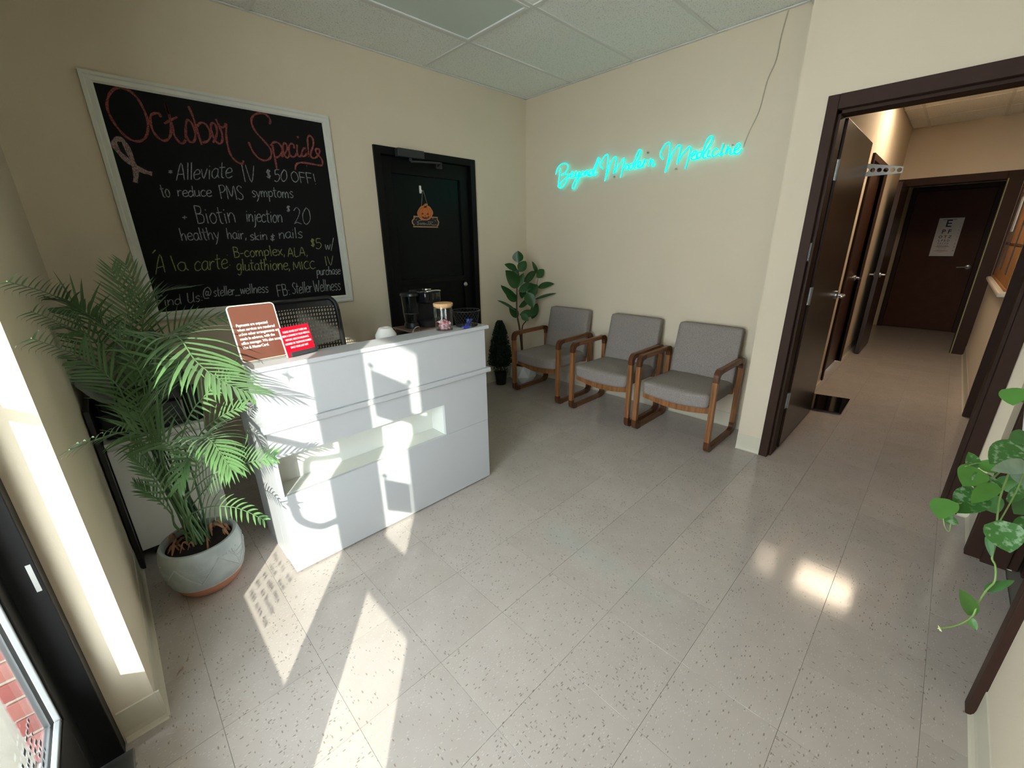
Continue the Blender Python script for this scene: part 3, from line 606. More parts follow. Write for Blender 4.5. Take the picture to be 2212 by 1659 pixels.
# single-stroke hand font: cap height 1, x-height .55
G = {
'a':(.50,'.42,.5 .25,.57 .06,.38 .08,.1 .24,0 .40,.2 .42,.5;.42,.55 .42,.15 .52,0'), 'b':(.5,'.06,1 .08,0;.08,.3 .25,.55 .44,.36 .38,.06 .2,0 .08,.1'), 'c':(.46,'.42,.46 .26,.57 .06,.36 .1,.06 .28,0 .44,.1'),
'd':(.5,'.42,.35 .26,.55 .06,.36 .08,.08 .24,0 .4,.18;.40,1 .42,.3 .48,0'), 'e':(.46,'.06,.28 .4,.34 .38,.52 .22,.57 .06,.36 .1,.06 .28,0 .46,.1'), 'g':(.5,'.42,.5 .24,.57 .06,.38 .1,.1 .26,.05 .42,.3;.42,.55 .42,-.1 .3,-.4 .1,-.3'),
'h':(.5,'.06,1 .08,0;.08,.3 .24,.54 .38,.44 .40,0'), 'i':(.22,'.1,.55 .12,0;.1,.78 .12,.73'), 'j':(.26,'.16,.55 .16,-.2 .02,-.42;.16,.78 .17,.73'), 'k':(.44,'.06,.8 .08,0;.4,.5 .08,.22 .42,0'),
'l':(.22,'.08,1 .12,0'), 'm':(.72,'.06,.55 .08,0;.08,.3 .2,.54 .32,.42 .34,0;.34,.3 .48,.54 .6,.42 .62,0'), 'n':(.5,'.06,.55 .08,0;.08,.3 .24,.54 .4,.42 .42,0'), 'o':(.48,'.24,.57 .06,.34 .12,.04 .28,0 .42,.2 .38,.48 .24,.57'),
'p':(.5,'.06,.55 .10,-.42;.08,.35 .26,.56 .44,.38 .36,.08 .12,.06'), 'r':(.40,'.06,.55 .08,0;.08,.3 .2,.52 .36,.5'), 's':(.42,'.38,.48 .24,.58 .08,.44 .22,.3 .38,.16 .24,0 .06,.06'), 't':(.36,'.14,.9 .16,.1 .3,0;.0,.6 .34,.62'),
'u':(.5,'.06,.55 .08,.1 .22,0 .38,.12;.40,.55 .42,.1 .5,0'), 'v':(.44,'.04,.55 .2,0 .4,.58'), 'w':(.62,'.04,.55 .16,0 .3,.5 .42,0 .58,.58'), 'x':(.44,'.04,.55 .40,0;.40,.58 .04,0'), 'y':(.46,'.04,.55 .2,.06;.42,.58 .22,-.05 .04,-.42'),
'A':(.62,'.04,0 .28,1 .54,0;.12,.34 .46,.34'), 'B':(.56,'.06,1 .10,0;.06,1 .38,.92 .36,.6 .1,.54;.1,.54 .46,.46 .44,.08 .1,0'), 'C':(.56,'.5,.86 .3,1 .06,.66 .1,.2 .3,0 .54,.14'), 'F':(.50,'.06,1 .08,0;.06,1 .46,.98;.08,.54 .4,.54'),
'I':(.24,'.08,1 .14,0'), 'L':(.48,'.06,1 .08,0 .44,.02'), 'M':(.76,'.06,0 .1,1 .36,.2 .62,1 .7,0'), 'O':(.62,'.3,1 .06,.66 .1,.16 .3,0 .54,.3 .5,.8 .3,1'), 'P':(.54,'.08,1 .1,0;.04,.94 .36,1 .5,.74 .3,.5 .1,.48'),
'S':(.50,'.44,.86 .26,1 .08,.8 .2,.56 .42,.34 .4,.08 .2,0 .04,.1'), 'U':(.6,'.06,1 .08,.2 .28,0 .48,.2;.50,1 .50,.2 .58,0'), 'V':(.56,'.04,1 .26,0 .52,1'), 'W':(.84,'.04,1 .22,0 .4,.7 .56,0 .80,1'),
'0':(.56,'.28,1 .06,.6 .1,.14 .28,0 .5,.3 .46,.8 .28,1'), '2':(.54,'.06,.8 .24,1 .42,.78 .3,.4 .06,0;.06,0 .24,.1 .5,0'), '5':(.54,'.46,1 .12,.98 .12,.58;.12,.58 .36,.62 .48,.34 .3,.0 .06,.08'),
'$':(.44,'.38,.8 .2,.9 .06,.7 .2,.5 .36,.3 .2,.1 .04,.2;.16,1 .18,0;.26,1 .28,0'), '!':(.26,'.1,1 .14,.26;.15,.06 .17,.02'), ',':(.26,'.12,.08 .06,-.16'), '.':(.24,'.1,.06 .14,.0'), ':':(.22,'.1,.1 .12,.04;.1,.45 .12,.4'),
'-':(.36,'.04,.32 .32,.34'), '_':(.6,'.0,-.06 .6,-.06'), '/':(.3,'.28,1.3 .04,-.1'), '*':(.4,'.05,.75 .35,.35;.35,.75 .05,.35;.2,.85 .2,.25'), '+':(.44,'.04,.4 .4,.4;.22,.62 .22,.18'), '&':(.5,'.44,.6 .2,.66 .1,.5 .34,.4 .08,.2 .2,.06 .44,.12;.26,.9 .24,-.1'),
'@':(1.0,'.62,.5 .42,.62 .3,.4 .4,.2 .58,.34 .64,.6;.64,.6 .62,.22 .82,.24 .92,.6 .6,1 .2,.84 .04,.4 .2,-.05 .7,-.05'), ' ':(.4,'')}
fC = lambda x, y: (320+x*.18083, 330+y*.18083)
fD = lambda x, y: (320+x*.19892, 500+y*.19892)
words = [(fC,'*',(240,262),(300,262),(-6,-66),0),(fC,'Alleviate',(330,325),(1005,300),(10,-205),0),(fC,'IV',(1130,340),(1300,358),(-30,-205),0),(fC,'$',(1410,300),(1475,308),(-8,-110),0),(fC,'50',(1500,345),(1665,342),(0,-140),0),(fC,'OFF!',(1712,342),(2020,378),(-22,-128),0),
 (fC,'to',(165,530),(275,525),(-45,-165),0),(fC,'reduce',(350,522),(765,522),(-15,-130),0),(fC,'PMS',(860,545),(1150,560),(-30,-165),0),(fC,'symptoms',(1240,528),(1740,538),(-15,-130),0),
 (fC,'+',(400,812),(470,808),(0,-100),0),(fC,'Biotin',(580,852),(1060,835),(-45,-215),0),(fC,'injection',(1170,822),(1610,832),(-12,-160),0),(fC,'$',(1650,708),(1700,708),(0,-75),0),(fC,'20',(1735,845),(1950,850),(-10,-198),0),
 (fC,'healthy',(395,1050),(865,1030),(-35,-150),0),(fC,'hair,',(945,1030),(1190,1030),(-20,-130),0),(fC,'skin',(1215,1045),(1430,1040),(-10,-115),0),(fC,'&',(1455,1050),(1520,1045),(0,-90),0),(fC,'nails',(1560,1025),(1850,1015),(-10,-130),0),
 (fD,'A',(75,470),(200,440),(-5,-205),1),(fD,'la',(275,432),(440,420),(-50,-165),1),(fD,'carte',(500,430),(870,402),(-8,-175),1),(fD,'.',(870,372),(905,372),(0,-120),1),(fD,'.',(840,262),(880,262),(0,-120),1),(fD,'B-complex,',(930,282),(1500,260),(-18,-115),1),(fD,'ALA,',(1515,272),(1745,262),(-8,-95),1),
 (fD,'glutathione,',(960,425),(1555,415),(-8,-125),1),(fD,'MICC',(1575,415),(1820,402),(-8,-85),1),(fD,'$',(1765,165),(1815,170),(-5,-90),1),(fD,'5',(1815,190),(1890,190),(-5,-110),1),(fD,'w/',(1918,196),(2015,196),(0,-100),0),(fD,'IV',(1920,368),(2020,365),(-10,-100),1),(fD,'purchase',(1830,472),(2090,465),(-4,-92),0),
 (fD,'Find',(92,812),(365,788),(-8,-110),0),(fD,'Us:',(425,780),(600,755),(-8,-110),0),(fD,'@',(595,722),(690,715),(0,-110),0),(fD,'steller_wellness',(710,705),(1310,660),(-8,-105),0),(fD,'FB:',(1405,705),(1550,692),(-20,-125),0),(fD,'Steller',(1565,678),(1785,658),(-6,-120),0),(fD,'Wellness',(1800,655),(2095,636),(-14,-125),0)]
for f, wd, b0, b1, up, ci in words:
    acc = {0: [], 1: []}; tot = sum(G[c][0] for c in wd); x = 0
    for ch in wd:
        adv, d = G[ch]; jit = random.uniform(-.03, .03)
        for st in d.split(';'):
            if not st: continue
            pts = []
            for pr in st.split():
                px_, py_ = map(float, pr.split(',')); t = (x+px_)/tot; py_ += jit
                pts.append(f(b0[0]+(b1[0]-b0[0])*t+up[0]*py_, b0[1]+(b1[1]-b0[1])*t+up[1]*py_))
            acc[ci].append(pts)
        x += adv
    if wd == 'A': acc[1].append([fD(45, 240), fD(80, 200)])
    strokes(acc[ci], (lambda x, y: (x, y)), .0046, yel_ch if ci else white_ch, 'chalk_word', 4)
# ================================================================ NEON SIGN
neon = mat('neon_tube', (0, .25, .22), .5, spec=.1, emis=((0.0, 1.0, .86), 2.2))
ns = thing('neon_sign', (-.02, -1.2, 2.05), 'glowing turquoise neon script sign reading Beyond Modern Medicine', 'sign')
fN = lambda x, y: (1180+x*.1085, 290+y*.1085); fM = lambda x, y: (1400+x*.1085, 280+y*.1085)
nb = {'Beyond': (fN, [[(190,800),(215,700),(280,610),(370,580),(430,620),(420,700),(350,790),(300,815)],[(300,815),(350,790),(410,800),(430,850),(400,950),(330,1050),(270,1070),(255,1040),(290,960),(360,900),(430,850),(465,830)],[(280,680),(265,800),(245,950),(235,1050)],
 [(470,835),(520,800),(530,755),(500,750),(480,800),(490,860),(540,865),(585,810),(595,725)],[(595,725),(575,800),(590,850),(630,820),(660,740),(640,880),(600,1000),(550,1085),(515,1060),(540,980),(600,900),(680,830)],[(725,735),(690,780),(700,835),(740,825),(755,765),(725,735)],[(780,730),(770,835)],[(775,800),(805,720),(825,725),(820,790),(840,830),(870,800)],
 [(925,715),(885,715),(850,780),(860,835),(905,800),(940,700),(1000,560),(1030,475),(1050,490),(1020,600),(960,720),(935,800),(960,820),(1020,760)]]),
 'Modern': (fN, [[(1130,690),(1080,630),(1095,560),(1150,450),(1200,405),(1230,430),(1225,560),(1195,800),(1165,930)],[(1170,920),(1230,720),(1300,530),(1370,450),(1395,480),(1380,600),(1340,780)],[(1345,780),(1430,640),(1530,490),(1555,510),(1520,680),(1475,860)],
 [(1605,590),(1560,640),(1568,700),(1610,700),(1640,640),(1605,590)],[(1730,590),(1680,595),(1645,650),(1660,700),(1710,670),(1760,520),(1820,360),(1860,310),(1880,340),(1840,470),(1770,600),(1750,670),(1790,690)],[(1800,655),(1860,610),(1880,550),(1850,540),(1820,590),(1830,660),(1880,655),(1920,600)],
 [(1955,490),(1935,590),(1915,670)],[(1930,610),(1970,540),(2020,515)],[(2080,480),(2055,570),(2030,640)],[(2040,600),(2100,520),(2130,540),(2110,620),(2140,635),(2170,600)]]),
 'Medicine': (fM, [[(300,590),(245,520),(260,430),(330,310),(400,260),(440,300),(425,480),(385,680),(335,850)],[(340,850),(420,620),(500,450),(590,320),(640,320),(650,370),(620,500),(575,685)],[(570,680),(680,500),(800,350),(840,350),(840,420),(790,600),(735,780)],
 [(850,530),(920,500),(960,440),(930,420),(880,470),(850,560),(880,600),(940,590),(990,540)],[(1060,450),(1010,450),(965,510),(975,580),(1030,550),(1090,430),(1170,220),(1240,135),(1280,150),(1260,240),(1160,400),(1090,520),(1110,575),(1160,550)],
 [(1215,400),(1180,500),(1200,545),(1240,520)],[(1250,310),(1240,335)],[(1385,405),(1350,375),(1290,430),(1270,500),(1300,540),(1350,520),(1410,470)],[(1495,275),(1470,380),(1430,500),(1450,515),(1500,470)],[(1590,310),(1560,400),(1530,490)],[(1540,470),(1600,380),(1640,380),(1620,470),(1650,495),(1700,470)],
 [(1710,420),(1800,370),(1830,300),(1800,280),(1740,340),(1710,420),(1730,480),(1800,470),(1870,380)]])}
for wd, (f, ss) in nb.items():
    m = MB()
    for s_ in ss: m.tube(cr([on(*f(x, y), 'x', -.022) for x, y in s_], 5), .0042, 8)
    m.build('neon_word', neon, ns, True)
clear = glass_mat('clear_acrylic', (.997, .998, .998), .15)
ol = [(1182,398),(1186,360),(1215,335),(1290,318),(1320,318),(1400,306),(1440,300),(1540,285),(1608,300),(1612,328),(1500,358),(1440,376),(1300,398),(1240,420),(1200,418)]
m = MB(); m.prism([on(u, v, 'x', -.0145) for u, v in ol], (.003, 0, 0)); m.build('acrylic_backing', clear, ns)
for u, v in ((1232, 372), (1327, 382), (1461, 365), (1583, 313), (1400, 330)):
    c_ = on(u, v, 'x', -.012); MB().tube([c_ + Vector((.012, 0, 0)), c_ - Vector((.008, 0, 0))], .006, 10).build('standoff_screw', steel, ns)
cdp = cr([on(u, v, 'x', -.006) for u, v in ((1605, 318), (1618, 285), (1640, 238), (1657, 175), (1676, 130), (1688, 75), (1703, 22))], 6)
tag(MB().tube(cdp, .0035, 6).build('power_cord', mat('cord', (.50, .46, .34), .6), None, True), 'thin beige cord running from the neon sign up to the ceiling', 'cord')
# ================================================================ RECEPTION DESK
YF = -1.452; X0, X1 = -3.045, -1.862; ZT = .988
dk = thing('reception_desk', (-2.45, -1.3, 0), 'white reception desk with raised counter and long open niche facing the room', 'desk')
m = MB(); m.box(X0+.001, YF, .738, X1-.001, YF+.018, ZT-.02, .001); m.build('upper_front_panel', white, dk)
m = MB()   # lower front around the niche
NX0, NX1, NZ0, NZ1, ND = -3.028, -2.175, .405, .588, .135
m.box(X0, YF+.001, .010, X1, YF+.019, NZ0-.0015, .001); m.build('lower_front_panel', white, dk)
m = MB(); m.box(X0, YF+.001, NZ0, NX0, YF+.019, .712); m.box(NX1, YF+.001, NZ0, X1, YF+.019, .712); m.box(NX0, YF+.001, NZ1, NX1, YF+.019, .712); m.build('middle_front_panel', white, dk)
m = MB(); m.box(NX0-.01, YF+.019, NZ0-.015, NX1+.01, YF+ND, NZ0); m.box(NX0-.01, YF+.019, NZ1, NX1+.01, YF+ND, NZ1+.015); m.box(NX0-.016, YF+.002, NZ0-.015, NX0, YF+ND, NZ1+.015); m.box(NX1, YF+.019, NZ0-.015, NX1+.016, YF+ND, NZ1+.015); m.box(NX0-.016, YF+ND, NZ0-.015, NX1+.016, YF+ND+.012, NZ1+.015)
m.build('niche', mat('cream_laminate', (.68, .69, .645), .4), dk)
MB().box(X0-.012, YF-.016, .713, X1+.024, YF+.02, .737, .002).build('ledge_strip', white, dk)
MB().box(X0-.004, YF-.012, ZT-.019, X1+.022, YF+.135, ZT, .002).build('counter_top', white, dk)
for x in (X0, X1-.018): MB().box(x, YF+.019, .010, x+.018, YF+.135, ZT-.02).build('side_panel', white, dk)
MB().box(X0+.018, YF+.115, .78, X1-.018, YF+.133, ZT-.02).build('hutch_back', white, dk)
MB().box(X0-.002, YF+.10, .752, X1, -.98, .775, .002).build('work_top', white, dk)
for x in (X0, X1-.018): MB().box(x, YF+.136, .0, x+.018, -1.0, .751).build('leg_panel', white, dk)
MB().box(X0+.018, -1.02, .35, X1-.018, -1.002, .751).build('modesty_panel', white, dk)
MB().box(X0+.02, YF+.03, .0, X1-.02, YF+.13, .010).build('plinth', blackp, dk)
# ---- signs on the counter
cop = mat('bronze_acrylic', (.13, .048, .032), .25, spec=.6)
edge_w = mat('lit_edge', (.75, .70, .60), .4)
def sign_plane(pts4): return [Vector(p) for p in pts4]
s1 = thing('acrylic_sign', (-2.96, -1.33, ZT), 'brown acrylic sign about payments with white lettering, on the left end of the counter', 'sign')
o_ = Vector((-3.048, -1.345, ZT+.004)); ex = Vector((.172, .012, 0)); ey = Vector((-.006, .055, .208)).normalized()*.225; nn = ex.cross(ey).normalized()
bx = basis(o_, ex, ex.cross(ey).cross(ex)); w_, h_ = ex.length, ey.length
def rrect(w, h, r, n=6, rb=None):
    pts = []
    for cx, cy, a0, rr in ((w-r, h-r, 0, r), (r, h-r, 90, r), (rb or r, rb or r, 180, rb or r), (w-(rb or r), rb or r, 270, rb or r)):
        for k in range(n+1): a = math.radians(a0 + 90*k/n); pts.append((cx+rr*math.cos(a), cy+rr*math.sin(a), 0))
    return pts
MB(bx).prism(rrect(w_, h_, .014), (0, 0, -.004)).build('plate', cop, s1)
MB(bx).tube([p[:2]+(-.002,) for p in rrect(w_, h_, .014)] + [rrect(w_, h_, .014)[0][:2]+(-.002,)], .0028, 6).build('edge', edge_w, s1)
wt = mat('white_print', (.85, .85, .83), .5)
t1 = 'Payments are expected\nwhen services are rendered\nunless other arrangements are\nmade in advance, with the\noffice manager. We also accept\nVisa & MasterCard.'
text_mesh(t1, .0162, bx @ Matrix.Translation((.014, .142, .0008)), wt, s1, space=.96, line=1.12, bold=.00025, sxx=.80)
MB().box(-3.04, -1.37, ZT+.0005, -2.88, -1.322, ZT+.006, .001).build('stand_foot', glass_mat('clear_foot', (.9, .92, .92)), s1)
s2 = thing('acrylic_sign', (-2.83, -1.36, ZT), 'small red sign asking about medical history changes, leaning beside the brown sign', 'sign')
redp = mat('red_acrylic', (.72, .004, .02), .3)
o2 = Vector((-2.895, -1.395, ZT+.004)); ex2 = Vector((.128, .035, 0)); ey2 = Vector((-.012, .026, .12)); bx2 = basis(o2, ex2, ex2.cross(ey2).cross(ex2)); w2, h2 = ex2.length, .124
MB(bx2).prism(rrect(w2, h2, .003, 3), (0, 0, -.004)).build('plate', redp, s2)
MB(bx2).box(0, 0, -.006, .0018, h2, .001).build('edge', edge_w, s2)
text_mesh('PLEASE ADVISE US IF THERE HAS\nBEEN A CHANGE IN YOUR MEDICAL\nHISTORY, HEALTH INSURANCE,\nADDRESS OR TELEPHONE NUMBER\nSINCE YOUR LAST VISIT.', .0115, bx2 @ Matrix.Translation((w2/2, .100, .0008)), wt, s2, 'CENTER', line=1.45, bold=.00012, sxx=.66)
MB(bx2).box(.014, 0, .001, w2, .018, .012, .002).build('stand_foot', darkg, s2)
# ---- candy jar
jar = thing('candy_jar', (-2.092, -1.385, ZT), 'glass candy jar with a bamboo lid, half full of pink candies', 'jar')
jc = (-2.092, -1.385, ZT+.0008)
m = MB(); m.lathe([(.046, 0), (.048, .004), (.048, .128)], jc, 32, cap1=False); m.lathe([(.0452, .128), (.0452, .005), (.001, .004)], jc, 32, cap0=False, cap1=False)
m.lathe([(.0452, .128), (.048, .128)], jc, 32, cap0=False, cap1=False); m.build('glass_body', glass_mat('jar_glass', (.96, .97, .97), 1.2), jar, 40)
MB().lathe([(.043, .121), (.043, .1285), (.052, .1285), (.053, .132), (.053, .143), (.050, .146), (.001, .1465)], jc, 40).build('lid', mat('bamboo', (.55, .33, .16), .5, noise=.1), jar, 40)
pkm = [mat('candy_pink', (.62, .16, .19), .3), mat('candy_white', (.75, .62, .62), .25), mat('candy_rose', (.55, .28, .30), .25)]
cme = []
for mm in pkm:
    b_ = MB(); b_.lathe([(.001, -.006), (.008, -.0045), (.010, 0), (.008, .0045), (.001, .006)], n=10, cap0=False, cap1=False); b_.prism([(.009, -.002, 0), (.019, -.007, 0), (.019, .007, 0), (.009, .002, 0)], (0, 0, .0008)); b_.prism([(-.009, -.002, 0), (-.019, -.007, 0), (-.019, .007, 0), (-.009, .002, 0)], (0, 0, .0008))
    me = bpy.data.meshes.new('candy'); bmesh.ops.recalc_face_normals(b_.b, faces=b_.b.faces); b_.b.to_mesh(me); b_.b.free(); me.materials.append(mm); cme.append(me)
random.seed(3)
for k in range(46):
    lay = k // 12; a = random.uniform(0, 6.28); r = .026*math.sqrt(random.random())
    o = bpy.data.objects.new('wrapped_candy', cme[k % 3]); C.objects.link(o)
    o.location = (jc[0]+r*math.cos(a), jc[1]+r*math.sin(a), ZT+.014+lay*.0105+random.uniform(-.002, .002)); o.rotation_euler = (random.uniform(-.9, .9), random.uniform(-.5, .5), random.uniform(0, 6.28))
    tag(o, 'pink and white wrapped candy inside the glass jar on the counter', 'candy', 'wrapped candies in the jar')
# ---- wire basket
bk = thing('wire_basket', (-1.942, -1.385, ZT), 'round black wire mesh basket at the right end of the counter', 'basket')
bc = (-1.938, -1.385, ZT+.001); R0, R1, HB = .060, .078, .088
wire = mat('black_wire', (.012, .012, .012), .4)
m = MB()
def ringp(r, z, n=32): return [(bc[0]+r*math.cos(2*math.pi*k/n), bc[1]+r*math.sin(2*math.pi*k/n), bc[2]+z) for k in range(n+1)]
m.tube(ringp(R1, HB), .0028, 6); m.tube(ringp(R0, .003), .0022, 6); m.build('rim', wire, bk)
m = MB(); nd = 24
for k in range(nd):
    for s_ in (1, -1):
        pts = []
        for j in range(7):
            t = j/6; a = 2*math.pi*(k + s_*t*3.2)/nd; r = R0 + (R1-R0)*t; pts.append((bc[0]+r*math.cos(a), bc[1]+r*math.sin(a), bc[2]+.003+t*(HB-.003)))
        m.tube(pts, .0011, 4, cap=False)
for k in range(-6, 7):
    d_ = k*.009; L_ = math.sqrt(max(0, R0**2-d_**2)); m.tube([(bc[0]+d_, bc[1]-L_, bc[2]+.003), (bc[0]+d_, bc[1]+L_, bc[2]+.003)], .0008, 3); m.tube([(bc[0]-L_, bc[1]+d_, bc[2]+.003), (bc[0]+L_, bc[1]+d_, bc[2]+.003)], .0008, 3)
o = m.build('wire_mesh', wire, bk); o['kind'] = 'stuff'
blu = mat('blue_wrapper', (.05, .06, .38), .3, noise=.5, nscale=60); teal = mat('teal_wrapper', (.03, .30, .45), .3); yel = mat('yellow_wrapper', (.55, .5, .05), .3)
def candybar(loc, rz, rx, L, mm, me_, lab):
    t = thing('candy_packet', loc, lab, 'candy')
    xf = Matrix.Translation(loc) @ Matrix.Rotation(rz, 4, 'Z') @ Matrix.Rotation(rx, 4, 'Y')
    MB(xf).box(-L/2, -.009, 0, L/2, .009, .013, .004).build('wrapper', mm, t)
    m = MB(xf); m.box(-L/2-.010, -.009, .005, -L/2+.002, .009, .0065); m.box(L/2-.002, -.009, .005, L/2+.010, .009, .0065); m.build('wrapper_end', me_, t)
candybar((-1.99, -1.442, ZT+.001), .1, 0, .055, blu, yel, 'small blue wrapped candy with a yellow end lying before the wire basket')
candybar((-1.945, -1.415, ZT+.018), .5, -.35, .065, blu, teal, 'blue and teal candy packet leaning inside the front of the basket')
candybar((-1.925, -1.39, ZT+.006), 1.2, -.6, .065, teal, blu, 'purple-ended teal candy packet standing at the middle of the basket')
# ================================================================ WAITING CHAIRS
def fabric_mat(name, col, sc=420):
    m = mat(name, col, .95, spec=.15); nt = m.node_tree; b = nt.nodes['Principled BSDF']; tc = nt.nodes.new('ShaderNodeTexCoord')
    n = nt.nodes.new('ShaderNodeTexNoise'); n.inputs['Scale'].default_value = sc; n.inputs['Detail'].default_value = 2; nt.links.new(tc.outputs['Object'], n.inputs[0])
    r = nt.nodes.new('ShaderNodeValToRGB'); r.color_ramp.elements[0].position = .35; r.color_ramp.elements[0].color = (*[c*.62 for c in col], 1); r.color_ramp.elements[1].position = .65; r.color_ramp.elements[1].color = (*[min(1, c*1.4) for c in col], 1)
    nt.links.new(n.outputs['Fac'], r.inputs[0]); nt.links.new(r.outputs[0], b.inputs['Base Color'])
    bp = nt.nodes.new('ShaderNodeBump'); bp.inputs['Strength'].default_value = .5; bp.inputs['Distance'].default_value = .002; nt.links.new(n.outputs['Fac'], bp.inputs['Height']); nt.links.new(bp.outputs[0], b.inputs['Normal']); return m
tweed = fabric_mat('taupe_tweed', (.27, .235, .215))
def wood_mat(name, col, sc=(60, 60, 4)):
    m = mat(name, col, .32, spec=.5); nt = m.node_tree; b = nt.nodes['Principled BSDF']; tc = nt.nodes.new('ShaderNodeTexCoord'); mp = nt.nodes.new('ShaderNodeMapping'); mp.inputs['Scale'].default_value = sc
    nt.links.new(tc.outputs['Object'], mp.inputs[0]); n = nt.nodes.new('ShaderNodeTexNoise'); n.inputs['Scale'].default_value = 1; n.inputs['Detail'].default_value = 6; nt.links.new(mp.outputs[0], n.inputs[0])
    r = nt.nodes.new('ShaderNodeValToRGB'); r.color_ramp.elements[0].position = .3; r.color_ramp.elements[0].color = (*[c*.5 for c in col], 1); r.color_ramp.elements[1].position = .7; r.color_ramp.elements[1].color = (*[c*1.25 for c in col], 1)
    nt.links.new(n.outputs['Fac'], r.inputs[0]); nt.links.new(r.outputs[0], b.inputs['Base Color']); return m
oakc = wood_mat('chair_oak', (.30, .125, .045)); oakd = wood_mat('chair_oak_dark', (.115, .040, .015)); oaka = wood_mat('chair_oak_arm', (.20, .078, .028), (5, 60, 60))
def cushion(x0, y0, z0, x1, y1, z1, p=7, n=12, puff=.0, fn=None):
    m = MB(); c = ((x0+x1)/2, (y0+y1)/2, (z0+z1)/2); h = ((x1-x0)/2, (y1-y0)/2, (z1-z0)/2); mn = min(h)
    bm = m.b; bmesh.ops.create_cube(bm, size=2); bmesh.ops.subdivide_edges(bm, edges=bm.edges[:], cuts=n, use_grid_fill=True)
    for v in bm.verts:
        r = mn*.55   # rounded box
        q = [v.co[i]*h[i] for i in range(3)]
        inn = [max(-(h[i]-r), min(h[i]-r, q[i])) for i in range(3)]
        d = Vector([q[i]-inn[i] for i in range(3)])
        if d.length > 1e-9: d = d.normalized()*r
        # spread: remap so corners are round
        q = [inn[i]+d[i] for i in range(3)]
        u = [q[i]/h[i] for i in range(3)]
        k = min(range(3), key=lambda i: h[i])
        o1, o2 = [i for i in range(3) if i != k]
        q[k] += puff*math.copysign(1, u[k])*abs(u[k])*(1-u[o1]**2)*(1-u[o2]**2)
        v.co = Vector([c[i]+q[i] for i in range(3)])
        if fn: v.co = fn(v.co)
    return m
def seg_prism(m, y0, y1, poly): m.prism([(x, y0, z) for x, z in poly], (0, y1-y0, 0))
def side_frame(parent, y0, y1):
    xa, xb, za, zb, w, R = -.602, -.083, 0.0, .612, .036, .055
    ri = R - .022
    def corner(cx, cz, a0):
        # outer arc radius R about centre, inner arc radius about inner centre
        sx = -1 if cx == xa else 1; sz = -1 if cz == za else 1
        oc = (cx - sx*R, cz - sz*R); ic = (cx - sx*(w+ri), cz - sz*(w+ri)); L = .085
        po = [(oc[0]+sx*R*math.cos(t), oc[1]+sz*R*math.sin(t)) for t in [math.pi/2*k/8 for k in range(9)]]
        pi_ = [(ic[0]+sx*ri*math.cos(t), ic[1]+sz*ri*math.sin(t)) for t in [math.pi/2*k/6 for k in range(7)]]
        poly = [(cx, cz - sz*L)] + po + [(cx - sx*L, cz), (cx - sx*L, cz - sz*w)] + pi_[::-1] + [(cx - sx*w, cz - sz*L)]
        m = MB(); seg_prism(m, y0, y1, poly)
        m.build('corner_block', oakd, parent)
    for cx in (xa, xb):
        for cz in (za, zb): corner(cx, cz, 0)
    L = .085
    MB().box(xa, y0, za+L, xa+w, y1, zb-L, .004).build('front_leg', oakc, parent)
    MB().box(xb-w, y0, za+L, xb, y1, zb-L, .004).build('rear_leg', oakc, parent)
    MB().box(xa+L, y0, zb-w, xb-L, y1, zb, .005).build('armrest', oaka, parent)
    MB().box(xa+L, y0, za, xb-L, y1, za+w, .004).build('floor_runner', oaka, parent)
ch = thing('waiting_chair', (0, 0, 0), '', 'chair', 'waiting room chairs along the neon wall')
WC = .566
side_frame(ch, 0, .035); side_frame(ch, -WC, -WC+.035)
m = MB(); n_ = 14
for (xx, dz) in ((-.590, 0), (-.16, .03)):
    top = [(xx, -.035 - (WC-.07)*k/n_, .345+dz - .012*math.sin(math.pi*k/n_)) for k in range(n_+1)]; bot = [(xx, p[1], .296+dz - .030*math.sin(math.pi*k/n_)) for k, p in enumerate(top)]
    mm = MB()
    mm.prism(top + bot[::-1], (.022, 0, 0)); mm.build('seat_rail', oakc, ch)
def seatfn(v):
    t = (v.y + WC/2)/(WC/2-.04); v.z -= .020*(1-t*t)*max(0, min(1, (-.1-v.x)/.45)) if v.z < .39 else .012*(1-t*t)*max(0, min(1, (-.1-v.x)/.45)); v.z += (-.1-v.x)*.02; return v
cushion(-.628, -WC+.037, .325, -.14, -.037, .428, n=14, puff=.012, fn=seatfn).build('seat', tweed, ch, True)
def backfn(v):
    t = (v.z - .36)/.45; v.x += .085*t - .0 ; s_ = (v.y+WC/2)/(WC/2); v.x += .015*(1-s_*s_)
    v.y = -WC/2 + (v.y+WC/2)*(1 - .03*t); return v
cushion(-.205, -WC+.036, .36, -.125, -.036, .815, n=14, puff=.012, fn=backfn).build('backrest', tweed, ch, True)
ch.location = (0, -1.768, 0); ch['label'] = 'taupe upholstered wooden armchair nearest the hallway doorway'
dup(ch, (0, -1.132, 0), 'taupe upholstered wooden armchair in the middle of the three')
dup(ch, (0, -.405, 0), 'taupe upholstered wooden armchair beside the corner plant')
